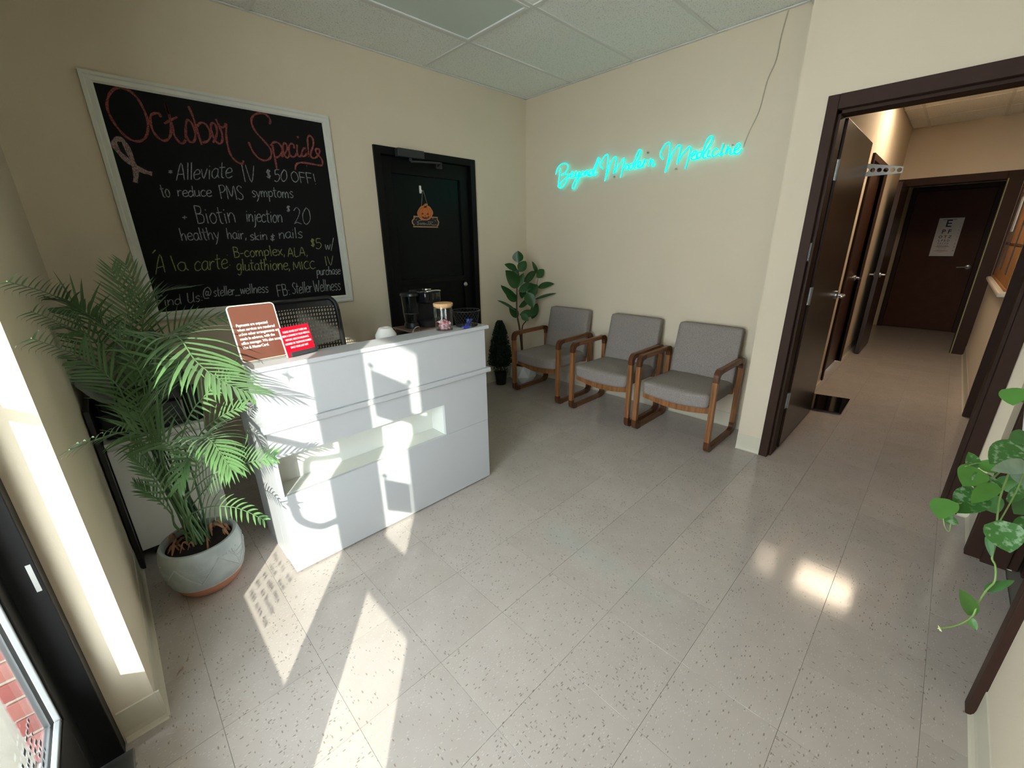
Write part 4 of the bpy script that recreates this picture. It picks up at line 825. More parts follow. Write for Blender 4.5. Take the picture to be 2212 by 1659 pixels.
# ================================================================ CORNER RUBBER PLANT
leafg = mat('rubber_leaf', (.018, .075, .016), .35, spec=.5, noise=.4, nscale=14)
rp = thing('rubber_plant', (-.33, -.26, 0), 'tall broad-leaved green plant in a white faceted pot in the room corner', 'plant')
pw = mat('white_ceramic', (.62, .62, .60), .4)
m = MB(); r0 = [(.10, 0), (.145, .085), (.125, .20)]
for i in range(2):
    pass
rings = []
for i, (r, z) in enumerate([(.095, 0), (.150, .09), (.128, .205), (.112, .205), (.112, .17)]):
    rings.append([m._v((-.33+r*math.cos(math.pi*2*(k+.5*(i == 1))/8), -.26+r*math.sin(math.pi*2*(k+.5*(i == 1))/8), z)) for k in range(8)])
for i in range(4):
    for k in range(8):
        a, b = rings[i], rings[i+1]; k2 = (k+1) % 8
        if i == 0: m.b.faces.new((a[k], b[k], a[k2])); m.b.faces.new((a[k2], b[k], b[k2]))
        elif i == 1: m.b.faces.new((a[k], b[k], a[k-1])) ; m.b.faces.new((a[k], b[k2], b[k]))
        else: m.b.faces.new((a[k], a[k2], b[k2], b[k]))
m.b.faces.new(rings[0][::-1]); m.b.faces.new(rings[4]); m.build('pot', pw, rp)
soilm = mat('dark_soil', (.012, .008, .006), .95, bump=1, bscale=80)
MB().lathe([(.110, .168), (.110, .182), (.001, .188)], (-.33, -.26, 0), 20).build('soil', soilm, rp)
stemm = mat('plant_stem', (.075, .045, .025), .7)
f4 = lambda x, y: (1040+x*.3013, 520+y*.3013)
def p4(x, y, dy=0):
    p = on(*f4(x, y), 'y', -.26+dy)
    return p if p.x < -.035 else on(*f4(x, y), 'x', -.035)
m = MB(); m.tube(cr([(-.33, -.27, .18), p4(275, 640), p4(255, 520), p4(255, 330), p4(268, 200), p4(265, 150)], 4), .011, 7, rend=.004)
m.tube(cr([(-.31, -.25, .18), p4(290, 640), p4(325, 565), p4(375, 430), p4(400, 300), p4(410, 250)], 4), .008, 7, rend=.003)
m.build('stem', stemm, rp, True)
def leaf(base, tip, w, mm, parent, nrm=None, name='leaf', fold=.25, droop=.1, seg=7, prof=None, mode=0):
    base, tip = Vector(base), Vector(tip); ax = tip-base; L = ax.length; ax = ax/L
    n_ = Vector(nrm) if nrm else (CAM-base).normalized()
    sd = ax.cross(n_).normalized(); up = sd.cross(ax).normalized(); rows = []
    for i in range(seg+1):
        t = i/seg; ww = (prof(t) if prof else math.sin(math.pi*min(1, t**.8))**.75)*w/2
        if i == seg: ww = w*.01
        if i == 0: ww = w*.06
        c_ = base + ax*L*t + Vector((0, 0, -droop*L*t*t)) + Vector((0, 0, droop*L*t))
        rr_ = [c_ + sd*ww*k + up*(abs(k)*ww*fold) for k in (-1, -.5, 0, .5, 1)]
        rows.append([Vector((min(q_.x, -.006), min(q_.y, -.006) if not (parent is rp and q_.z < .84) else max(-.392, min(q_.y, -.006)), q_.z)) for q_ in rr_])
    m = MB(); m.grid(rows); return m.build(name, mm, parent, True, recalc=False)
LV = [(265,155,262,72,80,0),(270,222,318,145,66,-.03),(262,335,172,212,92,-.05),(252,205,165,168,45,.05),(262,325,302,232,52,-.07),(250,425,138,318,52,0),(255,432,172,372,60,.06),(250,505,112,427,30,-.03),(262,548,198,478,60,.03),(268,365,372,308,60,-.04),
 (335,375,405,318,92,-.09),(300,292,392,222,70,.02),(395,262,448,206,62,-.03),(402,240,362,147,32,.02),(405,335,522,308,48,-.02),(385,420,537,376,24,-.05),(325,372,372,482,82,-.1),(268,475,352,420,50,.04),(362,560,400,448,62,.05),(275,532,398,520,58,-.06),(285,532,340,574,50,-.08),(300,332,290,415,50,.08),(262,280,225,175,45,.06)]
for k, (a, b, c_, d_, w_, dy) in enumerate(LV):
    leaf(p4(a, b, dy*.3), p4(c_, d_, dy), w_*.3013*2.9/893*1.45, leafg, rp, nrm=((CAM-p4(a, b)).normalized()+Vector((.35*math.sin(k*2.1), .3*math.cos(k*1.7), .55*math.sin(k)))).normalized())
# ================================================================ TOPIARY
tp = thing('topiary_tree', (-.545, -.125, 0), 'small dark cone topiary in a black pot between the desk and the corner plant', 'plant')
MB().lathe([(.052, 0), (.066, .125), (.068, .13), (.060, .13), (.058, .11), (.001, .11)], (-.53, -.125, 0), 24, cap1=False).build('pot', blackp, tp, 35)
MB().tube([(-.53, -.125, .10), (-.53, -.125, .50)], .010, 7).build('trunk', stemm, tp)
m = MB(); random.seed(5)
def cone_r(t): return .118*(1-t)**.62 + .012
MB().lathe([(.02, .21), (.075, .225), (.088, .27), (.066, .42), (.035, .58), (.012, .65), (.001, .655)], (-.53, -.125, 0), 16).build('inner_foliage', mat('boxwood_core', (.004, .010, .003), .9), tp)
for k in range(5200):
    t = random.random()**1.2; z = .205+t*.475; r = cone_r(t)*random.uniform(.55, 1.05)*min(1, .55+t*9); a = random.uniform(0, 6.28); c_ = Vector((-.53+r*math.cos(a), -.125+min(r*math.sin(a), .11), z))
    d_ = Vector((math.cos(a)*.8+random.uniform(-.6, .6), math.sin(a)*.8+random.uniform(-.6, .6), random.uniform(-.2, 1))).normalized(); s_ = d_.orthogonal().normalized(); s_.rotate(Matrix.Rotation(random.uniform(0, 3), 3, d_)); L = random.uniform(.012, .021)
    m.poly((c_, c_+d_*L*.5+s_*L*.35, c_+d_*L, c_+d_*L*.5-s_*L*.35))
for k in range(260):
    a = random.uniform(0, 6.28); r = random.uniform(.02, .075); c_ = Vector((-.53+r*math.cos(a), -.125+r*math.sin(a), random.uniform(.12, .20))); d_ = Vector((math.cos(a), math.sin(a), random.uniform(-.5, .6))).normalized(); s_ = d_.orthogonal().normalized(); L = .014
    m.poly((c_, c_+d_*L*.5+s_*L*.35, c_+d_*L, c_+d_*L*.5-s_*L*.35))
o = m.build('foliage', mat('boxwood', (.010, .028, .007), .6, noise=.4), tp, recalc=False); o['kind'] = 'stuff'
# ================================================================ DOOR ORNAMENT
dy_ = .038
po = thing('pumpkin_ornament', (-1.25, dy_, 1.62), 'orange jack-o-lantern wooden ornament hanging on the black door', 'ornament')
fP = lambda x, y: (780+x*.3496, 280+y*.3496)
def pp(x, y, d=0): return on(*fP(x, y), 'y', dy_-.004-d)
ply = mat('plywood_edge', (.42, .22, .11), .6); org = mat('orange_paint', (.52, .15, .035), .6); blk = mat('black_print', (.01, .01, .01), .6)
sgn = [(325,532),(475,540),(472,552),(483,570),(480,590),(473,596),(476,606),(322,603),(326,590),(316,580),(314,562),(326,548)]
def toward(pts, c, s): return [(c[0]+(x-c[0])*s, c[1]+(y-c[1])*s) for x, y in pts]
MB().prism([pp(x, y) for x, y in sgn], (0, .004, 0)).build('board', ply, po)
MB().prism([pp(x, y, .0008) for x, y in [(c[0], c[1]) for c in [(399+(x-399)*.93, 571+(y-571)*.80) for x, y in sgn]]], (0, .001, 0)).build('board_face', blk, po)
pk = [(396+45*math.cos(t)*(1+.03*math.cos(6*t)), 515+44*math.sin(t)*(1+.03*math.cos(6*t))) for t in [2*math.pi*k/36 for k in range(36)]]
stem_ = [(388,480),(385,470),(398,458),(410,462),(404,470),(404,482)]
MB().prism([pp(x, y, .003) for x, y in toward(pk, (396, 515), 1.06)], (0, .004, 0)).prism([pp(x, y, .003) for x, y in toward(stem_, (397, 470), 1.2)], (0, .004, 0)).build('pumpkin_back', ply, po)
MB().prism([pp(x, y, .005) for x, y in pk], (0, .001, 0)).prism([pp(x, y, .005) for x, y in stem_], (0, .001, 0)).build('pumpkin_face', org, po)
m = MB()
def ln(pts, w=.0018, c=True): m.ribbon([pp(x, y, .0062) for x, y in (cr([Vector((a, b, 0)) for a, b in pts], 4) if c else pts)] if not c else [pp(v.x, v.y, .0062) for v in cr([Vector((a, b, 0)) for a, b in pts], 4)], w, (0, -1, 0))
ln([(396,482),(378,500),(374,530),(392,556)]); ln([(396,482),(414,500),(416,530),(402,556)]); ln([(390,482),(366,492),(358,518),(368,545)]); ln([(402,482),(424,492),(432,518),(424,545)])
for tri in ([(373,524),(388,524),(381,511)], [(403,526),(420,526),(413,513)], [(393,533),(401,533),(397,526)]): m.poly([pp(x, y, .0062) for x, y in tri])
m.poly([pp(x, y, .0062) for x, y in ((370,532),(380,540),(386,536),(392,543),(400,538),(408,543),(414,537),(424,532),(418,547),(400,554),(380,548))])
m.build('face_drawing', mat('brown_line', (.10, .025, .01), .6), po, recalc=False)
m = MB(); wl = [[(330,545),(336,540)],[(338,560),(344,552)],[(440,548),(446,552)],[(455,560),(462,566)],[(348,578),(356,574),(352,590),(346,582)],[(360,586),(368,578),(370,588),(378,576),(380,588)],[(384,588),(388,574),(392,588),(398,580),(404,588)],[(406,582),(412,588),(418,580),(424,588),(430,578)],[(426,584),(434,582),(440,590),(466,588)],[(344,572),(362,562),(376,560)],[(412,570),(445,572)]]
for s_ in wl: m.ribbon([pp(v.x, v.y, .002) for v in cr([Vector((a, b, 0)) for a, b in s_], 3)], .0022, (0, -1, 0))
m.build('lettering', mat('cream_print', (.55, .5, .42), .6), po, recalc=False)
m = MB(); m.tube([pp(372, 480), pp(380, 375, .006)], .0009, 4); m.tube([pp(415, 482), pp(384, 375, .006)], .0009, 4); m.build('string', mat('twine', (.5, .42, .3), .9), po)
hk = MB(); hk.box(-1.265, .030, 1.845, -1.247, .0405, 1.905, .003); hk.tube(cr([(-1.256, .03, 1.862), (-1.256, .018, 1.856), (-1.256, .016, 1.870)], 4), .003, 6)
tag(hk.build('wall_hook', whitep), 'small white adhesive hook holding the pumpkin ornament on the black door', 'hook')
# ================================================================ BEHIND THE DESK
# coffee stand, tray, coffee maker
cs = thing('coffee_stand', (-1.62, -.42, 0), 'low black stand under the coffee maker behind the reception counter', 'table')
MB().box(-1.93, -.66, .765, -1.36, -.22, .785, .003).build('top', mat('stand_top', (.02, .02, .02), .3), cs)
for x in (-1.90, -1.39):
    for y in (-.63, -.25): MB().box(x-.015, y-.015, 0, x+.015, y+.015, .765).build('leg', blackp, cs)
MB().box(-1.90, -.62, .30, -1.39, -.26, .315).build('shelf', blackp, cs)
tr = thing('wire_tray', (-1.66, -.45, .785), 'copper-toned tray on chrome wire feet holding the coffee maker', 'tray')
MB().box(-1.84, -.60, .822, -1.47, -.33, .832, .003).build('tray_top', mat('rose_metal', (.42, .27, .22), .3, metal=.6), tr)
for x in (-1.80, -1.52): MB().tube(cr([(x-.035, -.605, .788), (x-.035, -.612, .83), (x-.02, -.62, .858), (x+.0, -.622, .866), (x+.02, -.62, .858), (x+.035, -.612, .83), (x+.035, -.605, .788)], 4), .0035, 6).build('wire_foot', chrome, tr)
for x in (-1.80, -1.52): MB().box(x-.03, -.36, .786, x+.03, -.34, .822).build('wire_foot', chrome, tr)
cm = thing('coffee_maker', (-1.65, -.45, .832), 'black single-cup coffee maker with clear side tank behind the counter', 'coffee maker')
z0_ = .833
Lm = MB(); Lm.lathe([(.095, 0), (.098, .01), (.098, .045), (.092, .05), (.001, .05)], (-1.60, -.49, z0_), 32, sy=.9, cap1=False); Lm.build('base', blackp, cm, 40)
MB().box(-1.69, -.46, z0_+.001, -1.525, -.345, z0_+.275, .02, 3).build('column', blackp, cm, 40)
MB().box(-1.685, -.57, z0_+.175, -1.53, -.40, z0_+.272, .025, 4).build('brew_head', mat('gloss_black', (.010, .010, .012), .12, coat=.5), cm, 40)
MB().box(-1.540, -.475, z0_+.04, -1.524, -.36, z0_+.255, .004).build('silver_side_panel', mat('grey_metal', (.34, .37, .36), .35, metal=.4), cm)
h = MB(); h.tube(cr([(-1.675, -.50, z0_+.262), (-1.67, -.575, z0_+.268), (-1.61, -.59, z0_+.275), (-1.545, -.575, z0_+.268), (-1.54, -.50, z0_+.262)], 4), .006, 8); h.build('chrome_handle', chrome, cm, True)
MB().lathe([(.035, .275), (.033, .283), (.001, .284)], (-1.61, -.49, z0_), 20).build('control_ring', mat('silver', (.6, .6, .6), .25, metal=1), cm, 35)
tank = MB(); tank.lathe([(.045, .04), (.052, .10), (.060, .24)], (-1.745, -.46, z0_), 28, sy=1.25, cap1=False); TK = tank.build('water_tank', glass_mat('smoked_tank', (.30, .34, .38), 1.6), cm, 40)
MB().lathe([(.055, 0), (.056, .02), (.048, .04), (.001, .04)], (-1.745, -.46, z0_), 28, sy=1.2).build('tank_base', blackp, cm, 40)
MB().lathe([(.062, .238), (.066, .242), (.064, .256), (.050, .264), (.001, .266)], (-1.745, -.46, z0_), 28, sy=1.25).build('tank_lid', mat('lid_black', (.02, .02, .022), .3), TK, 40)
MB().lathe([(.0535, .108), (.0545, .108), (.0547, .116), (.0535, .116)], (-1.745, -.46, z0_), 28, sy=1.25, cap0=False, cap1=False).build('tank_band', darkg, TK)
# office chair
oc = thing('office_chair', (-2.55, -.72, 0), 'black mesh-backed office chair behind the reception desk', 'chair')
yb = -.70
def ocp(u, w):   # u across -1..1, w up 0..1 : curved back
    return Vector((-2.585 + .215*u*(1-.10*(w > .8)*(w-.8)*5*0), yb + .05 - .045*(u*u) + .05*w, .60 + .54*w))
def ocr(t):   # rounded rect outline parameter
    pts = []
    for cx, cy, a0 in ((.80, .86, 0), (-.80, .86, 90), (-.80, .12, 180), (.80, .12, 270)):
        for k in range(6): a = math.radians(a0+90*k/5); pts.append(ocp(cx+.2*math.cos(a), cy+.13*math.sin(a)))
    return pts + [pts[0]]
MB().tube(ocr(0), .015, 8, cap=False).build('back_frame', mat('frame_black', (.015, .015, .016), .22), oc, True)
MB().grid([[ocp(-.93+1.86*k/12, w_)+Vector((0, -.006, 0)) for k in range(13)] for w_ in (.90, .95, .985)]).build('top_band', blackp, oc)
m = MB(); nu, nw = 26, 22
lat = [[ocp(-.95+1.9*i/nu, .02+.90*j/nw) for i in range(nu+1)] for j in range(nw+1)]
for j in range(nw):
    for i in range(nu):
        a = lat[j][i]; b = lat[j][i+1]; c_ = lat[j+1][i+1]; d_ = lat[j+1][i]; ce_ = (a+b+c_+d_)/4
        # plate with a slanted slot per cell
        hs = .36 if (i+j) % 2 else .40
        q = [ce_+(b-a)*x+(d_-a)*z for x, z in ((-.26, -hs), (.26, -hs*.6), (.26, hs), (-.26, hs*.6))]
        o4 = [a, b, c_, d_]
        for k in range(4): m.poly((o4[k], o4[(k+1) % 4], q[(k+1) % 4], q[k]))
o = m.build('back_mesh', mat('mesh_black', (.008, .008, .008), .6), oc, recalc=False); o['kind'] = 'stuff'
cushion(-2.84, -1.10+.12, .44, -2.33, -.66+.12-.02, .53, n=8, puff=.01).build('seat', fabric_mat('black_fabric', (.012, .012, .012)), oc, True)
MB().tube([(-2.585, -.63, .46), (-2.585, -.60, .56), (-2.585, -.635, .75)], .018, 8).build('back_support', blackp, oc)
MB().tube([(-2.585, -.76, .10), (-2.585, -.76, .44)], .028, 12).build('gas_column', blackp, oc)
for k in range(5):
    a = 2*math.pi*k/5+.3; e_ = (-2.585+.27*math.cos(a), -.76+.27*math.sin(a))
    BA = MB().tube([(-2.585, -.76, .11), (e_[0], e_[1], .075)], .022, 8, rend=.014).build('base_arm', blackp, oc)
    MB().tube([(e_[0]-.012, e_[1], .028), (e_[0]+.012, e_[1], .028)], .028, 14).build('caster', blackp, BA)
for s_ in (-1, 1): MB().tube(cr([(-2.585+.24*s_, -.62, .48), (-2.585+.29*s_, -.62, .55), (-2.585+.29*s_, -.64, .66), (-2.585+.29*s_, -.72, .69), (-2.585+.29*s_, -.88, .69)], 4), .014, 8).build('armrest', blackp, oc, True)
# white roll on the inner desk
rl = thing('paper_roll', (-2.305, -1.12, .775), 'white paper roll catching the sun just behind the counter edge', 'paper')
MB().lathe([(.020, .002), (.0565, .002), (.058, .006), (.058, .185), (.036, .222), (.020, .226), (.020, .002)], (-2.305, -1.12, .774), 32, cap0=False, cap1=False).build('roll', mat('tissue_white', (.85, .83, .78), .8), rl, 40)
# ---- cabinet, printer and clutter at the left
ck = thing('rolling_cabinet', (-3.37, -.60, 0), 'white rolling cabinet with plain front, behind the potted palm', 'cabinet')
whc = mat('white_cabinet', (.84, .84, .80), .4)
MB().box(-3.535, -.82, .055, -3.175, -.37, .605).build('body', whc, ck)
MB().box(-3.537, -.839, .060, -3.173, -.821, .585, .0015).build('front_panel', whc, ck)
MB().box(-3.538, -.835, .606, -3.172, -.37, .622, .001).build('top', whc, ck)
for x in (-3.50, -3.21):
    for y in (-.79, -.42): MB().tube([(x, y-.0, .027), (x+.028, y, .027)], .0265, 14).build('caster', blackp, ck)
pb = thing('computer_tower', (-3.53, -.6, 0), 'tall narrow black panel squeezed between the left wall and the white cabinet', 'panel')
pb['category'] = 'panel'; pb.name = 'black_panel'
MB().box(-3.559, -.90, .002, -3.541, -.36, .80, .002).build('board', blackp, pb)
MB().box(-3.559, -.36, .002, -3.541, -.34, .80, .001).build('rear_edge', darkg, pb)
pr = thing('printer', (-3.37, -.60, .622), 'black office printer on the white rolling cabinet behind the palm', 'printer')
MB().box(-3.525, -.80, .6235, -3.24, -.42, .745, .012).build('lower_body', mat('printer_black', (.018, .018, .02), .45), pr, 40)
MB().box(-3.515, -.78, .747, -3.225, -.42, .84, .016).build('upper_body', mat('printer_dark', (.028, .028, .03), .45), pr, 40)
MB().box(-3.50, -.815, .645, -3.24, -.78, .66, .003).build('paper_tray', darkg, pr)
m = MB(); rows = []
for k in range(9):
    t = k/8; x_ = -3.556 + .10*t; zc = .905 - .105*t + .028*math.sin(math.pi*t)*-1
    rows.append([(x_+.0, -.86, zc), (x_+.0, -.80, zc+.03), (x_+.02, -.52, zc+.055)])
m.grid(rows); o = m.build('output_tray', mat('grey_tray', (.20, .20, .21), .4), pr, True)
so_ = o.modifiers.new('s', 'SOLIDIFY'); so_.thickness = .006
# binders standing behind the printer on a wall shelf, bottle and stapler on the desk
wsf = thing('side_table', (-3.3, -.17, 0), 'dark side table along the chalkboard wall behind the palm', 'table')
MB().box(-3.55, -.33, .70, -3.14, -.02, .72, .002).build('top', mat('table_dark', (.03, .025, .022), .5), wsf)
for x in (-3.53, -3.16):
    for y in (-.31, -.04): MB().box(x-.012, y-.012, 0, x+.012, y+.012, .70).build('leg', blackp, wsf)
bc_ = [((.30, .28, .26), 'grey'), ((.35, .05, .03), 'red'), ((.02, .02, .02), 'black'), ((.45, .42, .38), 'pale'), ((.05, .05, .06), 'charcoal'), ((.30, .12, .05), 'brown')]
xb_ = -3.40
for k, (col, nm) in enumerate(bc_):
    w_ = .038 - .004*(k % 3); t = thing('ring_binder', (xb_+w_/2, -.16, .72), f'{nm} binder standing in the dim row behind the palm fronds', 'binder', 'binders behind the palm')
    MB().box(xb_, -.27, .721, xb_+w_-.002, -.05, .98-.02*(k % 2), .002).build('cover', mat('binder_'+nm, col, .6), t); xb_ += w_+.001
bt = thing('dark_bottle', (-3.19, -.76, .622), 'black cylindrical speaker standing on the white cabinet beside the printer', 'speaker'); bt.name = 'desk_speaker'
MB().lathe([(.030, 0), (.034, .006), (.035, .03), (.035, .15), (.031, .17), (.001, .172)], (-3.195, -.765, .6225), 28, cap1=False).build('body', mat('matte_black', (.012, .012, .012), .6), bt, 40)
MB().lathe([(.0355, .075), (.0355, .078)], (-3.195, -.765, .6225), 28, cap0=False, cap1=False).build('seam_ring', darkg, bt)
mo = thing('monitor', (-3.02, -.62, .6), 'black computer monitor seen edge on behind the palm, left of the desk', 'monitor')
m_loc = Matrix.Translation((-2.93, -.80, .775+.02)) @ Matrix.Rotation(math.radians(18), 4, 'Z')
# telephone handset shape on the work top's left end
mo.name = 'desk_phone'; mo['label'] = 'black desk phone on the left end of the inner work top'; mo['category'] = 'phone'; mo.location = (-2.96, -1.12, .776)
MB(Matrix.Translation((-2.965, -1.13, .7765)) @ Matrix.Rotation(.3, 4, 'Z')).prism([(-.05, -.08, 0), (-.05, .08, 0), (-.05, .08, .05), (-.05, -.08, .015)], (.10, 0, 0)).build('base', blackp, mo)
MB().tube(cr([(-3.01, -1.19, .80), (-3.012, -1.16, .825), (-3.03, -1.10, .842), (-3.05, -1.05, .838), (-3.055, -1.03, .825)], 4), .012, 8).build('handset', blackp, mo, True)
# ================================================================ POTTED PALM
PX, PY = -3.335, -1.215
pm_ = thing('potted_palm', (PX, PY, 0), 'tall feathery palm in a grey glazed pot with terracotta base, left of the desk', 'plant')
glz = mat('grey_glaze', (.36, .40, .40), .28, noise=.35, nscale=16, spec=.6); ter = mat('terracotta', (.50, .21, .12), .6, noise=.15, nscale=12)
m = MB(); prof = [(.085, 0), (.105, .012), (.122, .035), (.132, .062)]; m.lathe(prof, (PX, PY, 0), 48, cap1=False); m.build('pot_base', ter, pm_, 40)
m = MB(); m.lathe([(.132, .062), (.1345, .066), (.147, .105), (.152, .15), (.150, .20), (.144, .232), (.138, .243), (.128, .243), (.122, .235), (.122, .19)], (PX, PY, 0), 64, cap0=False, cap1=False); m.build('pot', glz, pm_, 50)
# raised chevron relief on the pot
m = MB()
def prad(z): 
    zs = [(.062, .132), (.105, .147), (.15, .152), (.20, .150), (.232, .144)]
    for (a, ra), (b, rb) in zip(zs, zs[1:]):
        if a <= z <= b: return ra+(rb-ra)*(z-a)/(b-a)
    return .15
def pline(a0, z0, a1, z1, r=.0022, n=8):
    m.tube([(PX+(prad(z0+(z1-z0)*k/n)+.0005)*math.cos(a0+(a1-a0)*k/n), PY+(prad(z0+(z1-z0)*k/n)+.0005)*math.sin(a0+(a1-a0)*k/n), z0+(z1-z0)*k/n) for k in range(n+1)], r, 5)
for k in range(6):
    a = -math.pi/2 + k*math.pi/3 + .25; s = math.pi/3
    pline(a-s/2, .195, a-s/2+.02, .195); pline(a-s/2, .10, a, .195, .0028); pline(a, .195, a+s/2, .10, .0028)
    for j in range(1, 5): t = j/5; pline(a + s/2*t*.0 + .03 + .10*j*.9, .195, a+s/2*1.0, .195-.085*t - .01, .0018)
    for j in range(1, 4): t = j/4; pline(a - s/2, .105+.085*t, a - s/2 + s/2*t*.95, .105+.088*t, .0016)
m.tube([(PX+.133*math.cos(2*math.pi*k/40), PY+.133*math.sin(2*math.pi*k/40), .066) for k in range(41)], .003, 6)
m.build('relief', glz, pm_, 50)
MB().lathe([(.122, .19), (.1225, .215), (.001, .222)], (PX, PY, 0), 32).build('soil', soilm, pm_)
m = MB(); random.seed(11)
for k in range(26):
    a = random.uniform(0, 6.28); r = random.uniform(.03, .10); a2 = a+random.uniform(-.8, .8); r2 = min(.112, r+random.uniform(.02, .06)); h_ = random.uniform(.02, .045)
    P0 = Vector((PX+r*math.cos(a), PY+r*math.sin(a), .218)); P2 = Vector((PX+r2*math.cos(a2), PY+r2*math.sin(a2), .225)); mid = (P0+P2)/2+Vector((0, 0, h_))
    m.ribbon(cr([P0, P0*.6+mid*.4+Vector((0, 0, .015)), mid, P2*.6+mid*.4, P2], 3), [.004+.006*math.sin(math.pi*i/12) for i in range(13)], (math.sin(a), -math.cos(a), .4))
o = m.build('dried_husk', mat('dry_leaf', (.30, .15, .075), .8, noise=.4, nscale=30), pm_, recalc=False); o['kind'] = 'stuff'
palmg = mat('palm_green', (.10, .20, .07), .42, noise=.35, nscale=9, spec=.45); stalkm = mat('palm_stalk', (.030, .075, .028), .4, noise=.3)
nt = palmg.node_tree; b = nt.nodes['Principled BSDF']; b.inputs['Sheen Weight'].default_value = .15
def frond(ctrl, L=.13, w=.0085, npair=22, start=.0, seed=0, hang=.35, stem=None, fold=.0, rise=.25, hint=(0, 0, 1), taper=1.0):
    """rachis control points (world); leaflets to both sides"""
    rnd = random.Random(seed); pts = cr(ctrl, 8); m = MB()
    n = len(pts); Z = Vector(hint)
    sp = ([stem[0]] if stem else [])
    full = (cr(list(stem) + [pts[0]], 6)[:-1] if stem else []) + pts
    full = [Vector((p_.x, min(p_.y, -.875) if p_.z < .88 else p_.y, p_.z)) for p_ in full]
    m.tube(full, [.0042*(1 - .72*i/(len(full)-1)) for i in range(len(full))], 6)
    for k in range(npair):
        t = start + (1-start)*(k+.5)/npair; fi = t*(n-1); i = min(int(fi), n-2); fr = fi-i
        p = pts[i].lerp(pts[i+1], fr); T_ = (pts[i+1]-pts[i]).normalized(); sd = T_.cross(Z)
        if sd.length < .05: sd = T_.cross(Vector((0, 1, 0)))
        sd.normalize(); up = sd.cross(T_).normalized()
        if t < .25: prof_ = .45+.55*t/.25
        else: prof_ = 1 - .60*((t-.25)/.75)**1.5
        for s_ in (1, -1):
            LL = L*prof_*rnd.uniform(.88, 1.08)*taper; f_ = .55+.55*t + rnd.uniform(-.08, .08)
            d = (sd*s_*math.cos(f_) + T_*math.sin(f_) + up*rise*(1-t*.5)).normalized()
            ww = w*rnd.uniform(.85, 1.1); prev = None; nn_ = d.cross(up).normalized() if True else sd
            q = p.copy(); dd = d.copy(); segs = 5
            wv = (up*.75 + T_*.65).normalized()
            side = dd.cross(up).normalized(); row = []
            for j in range(segs+1):
                tt = j/segs; wj = ww*(.35+1.1*math.sin(math.pi*min(1, tt*.9+.08))**.8)*(1-tt)**.35 * .62 if j < segs else .0003
                sj = dd.cross(up); sj = sj.normalized() if sj.length > .05 else side
                row.append((q + sj*wj/2, q + up*(-wj*.12), q - sj*wj/2))
                q = q + dd*LL/segs; dd = (dd + Vector((0, 0, -hang*(.25+tt)/segs*1.6))).normalized()
            vs = [[m._v((max(c_.x, XW+.008), min(c_.y, -.868) if c_.z < .87 else c_.y, c_.z)) for c_ in r_] for r_ in row]
            for a_, b_ in zip(vs, vs[1:]):
                for c2 in (0, 1): m.b.faces.new((a_[c2], a_[c2+1], b_[c2+1], b_[c2]))
    return m.build('frond', palmg, pm_, 60, recalc=False)
fZ = lambda x, y: (x*.4823, 540+y*.4823)
def zz(x, y, d):
    p = at(*fZ(x, y), d)
    return p if p.x > XW+.035 else on(*fZ(x, y), 'x', XW+.035)
def soilp(k): a = k*2.4; return Vector((PX+.045*math.cos(a)*(.4+.6*(k % 3)/2), PY+.045*math.sin(a)*(.4+.6*(k % 3)/2), .205))
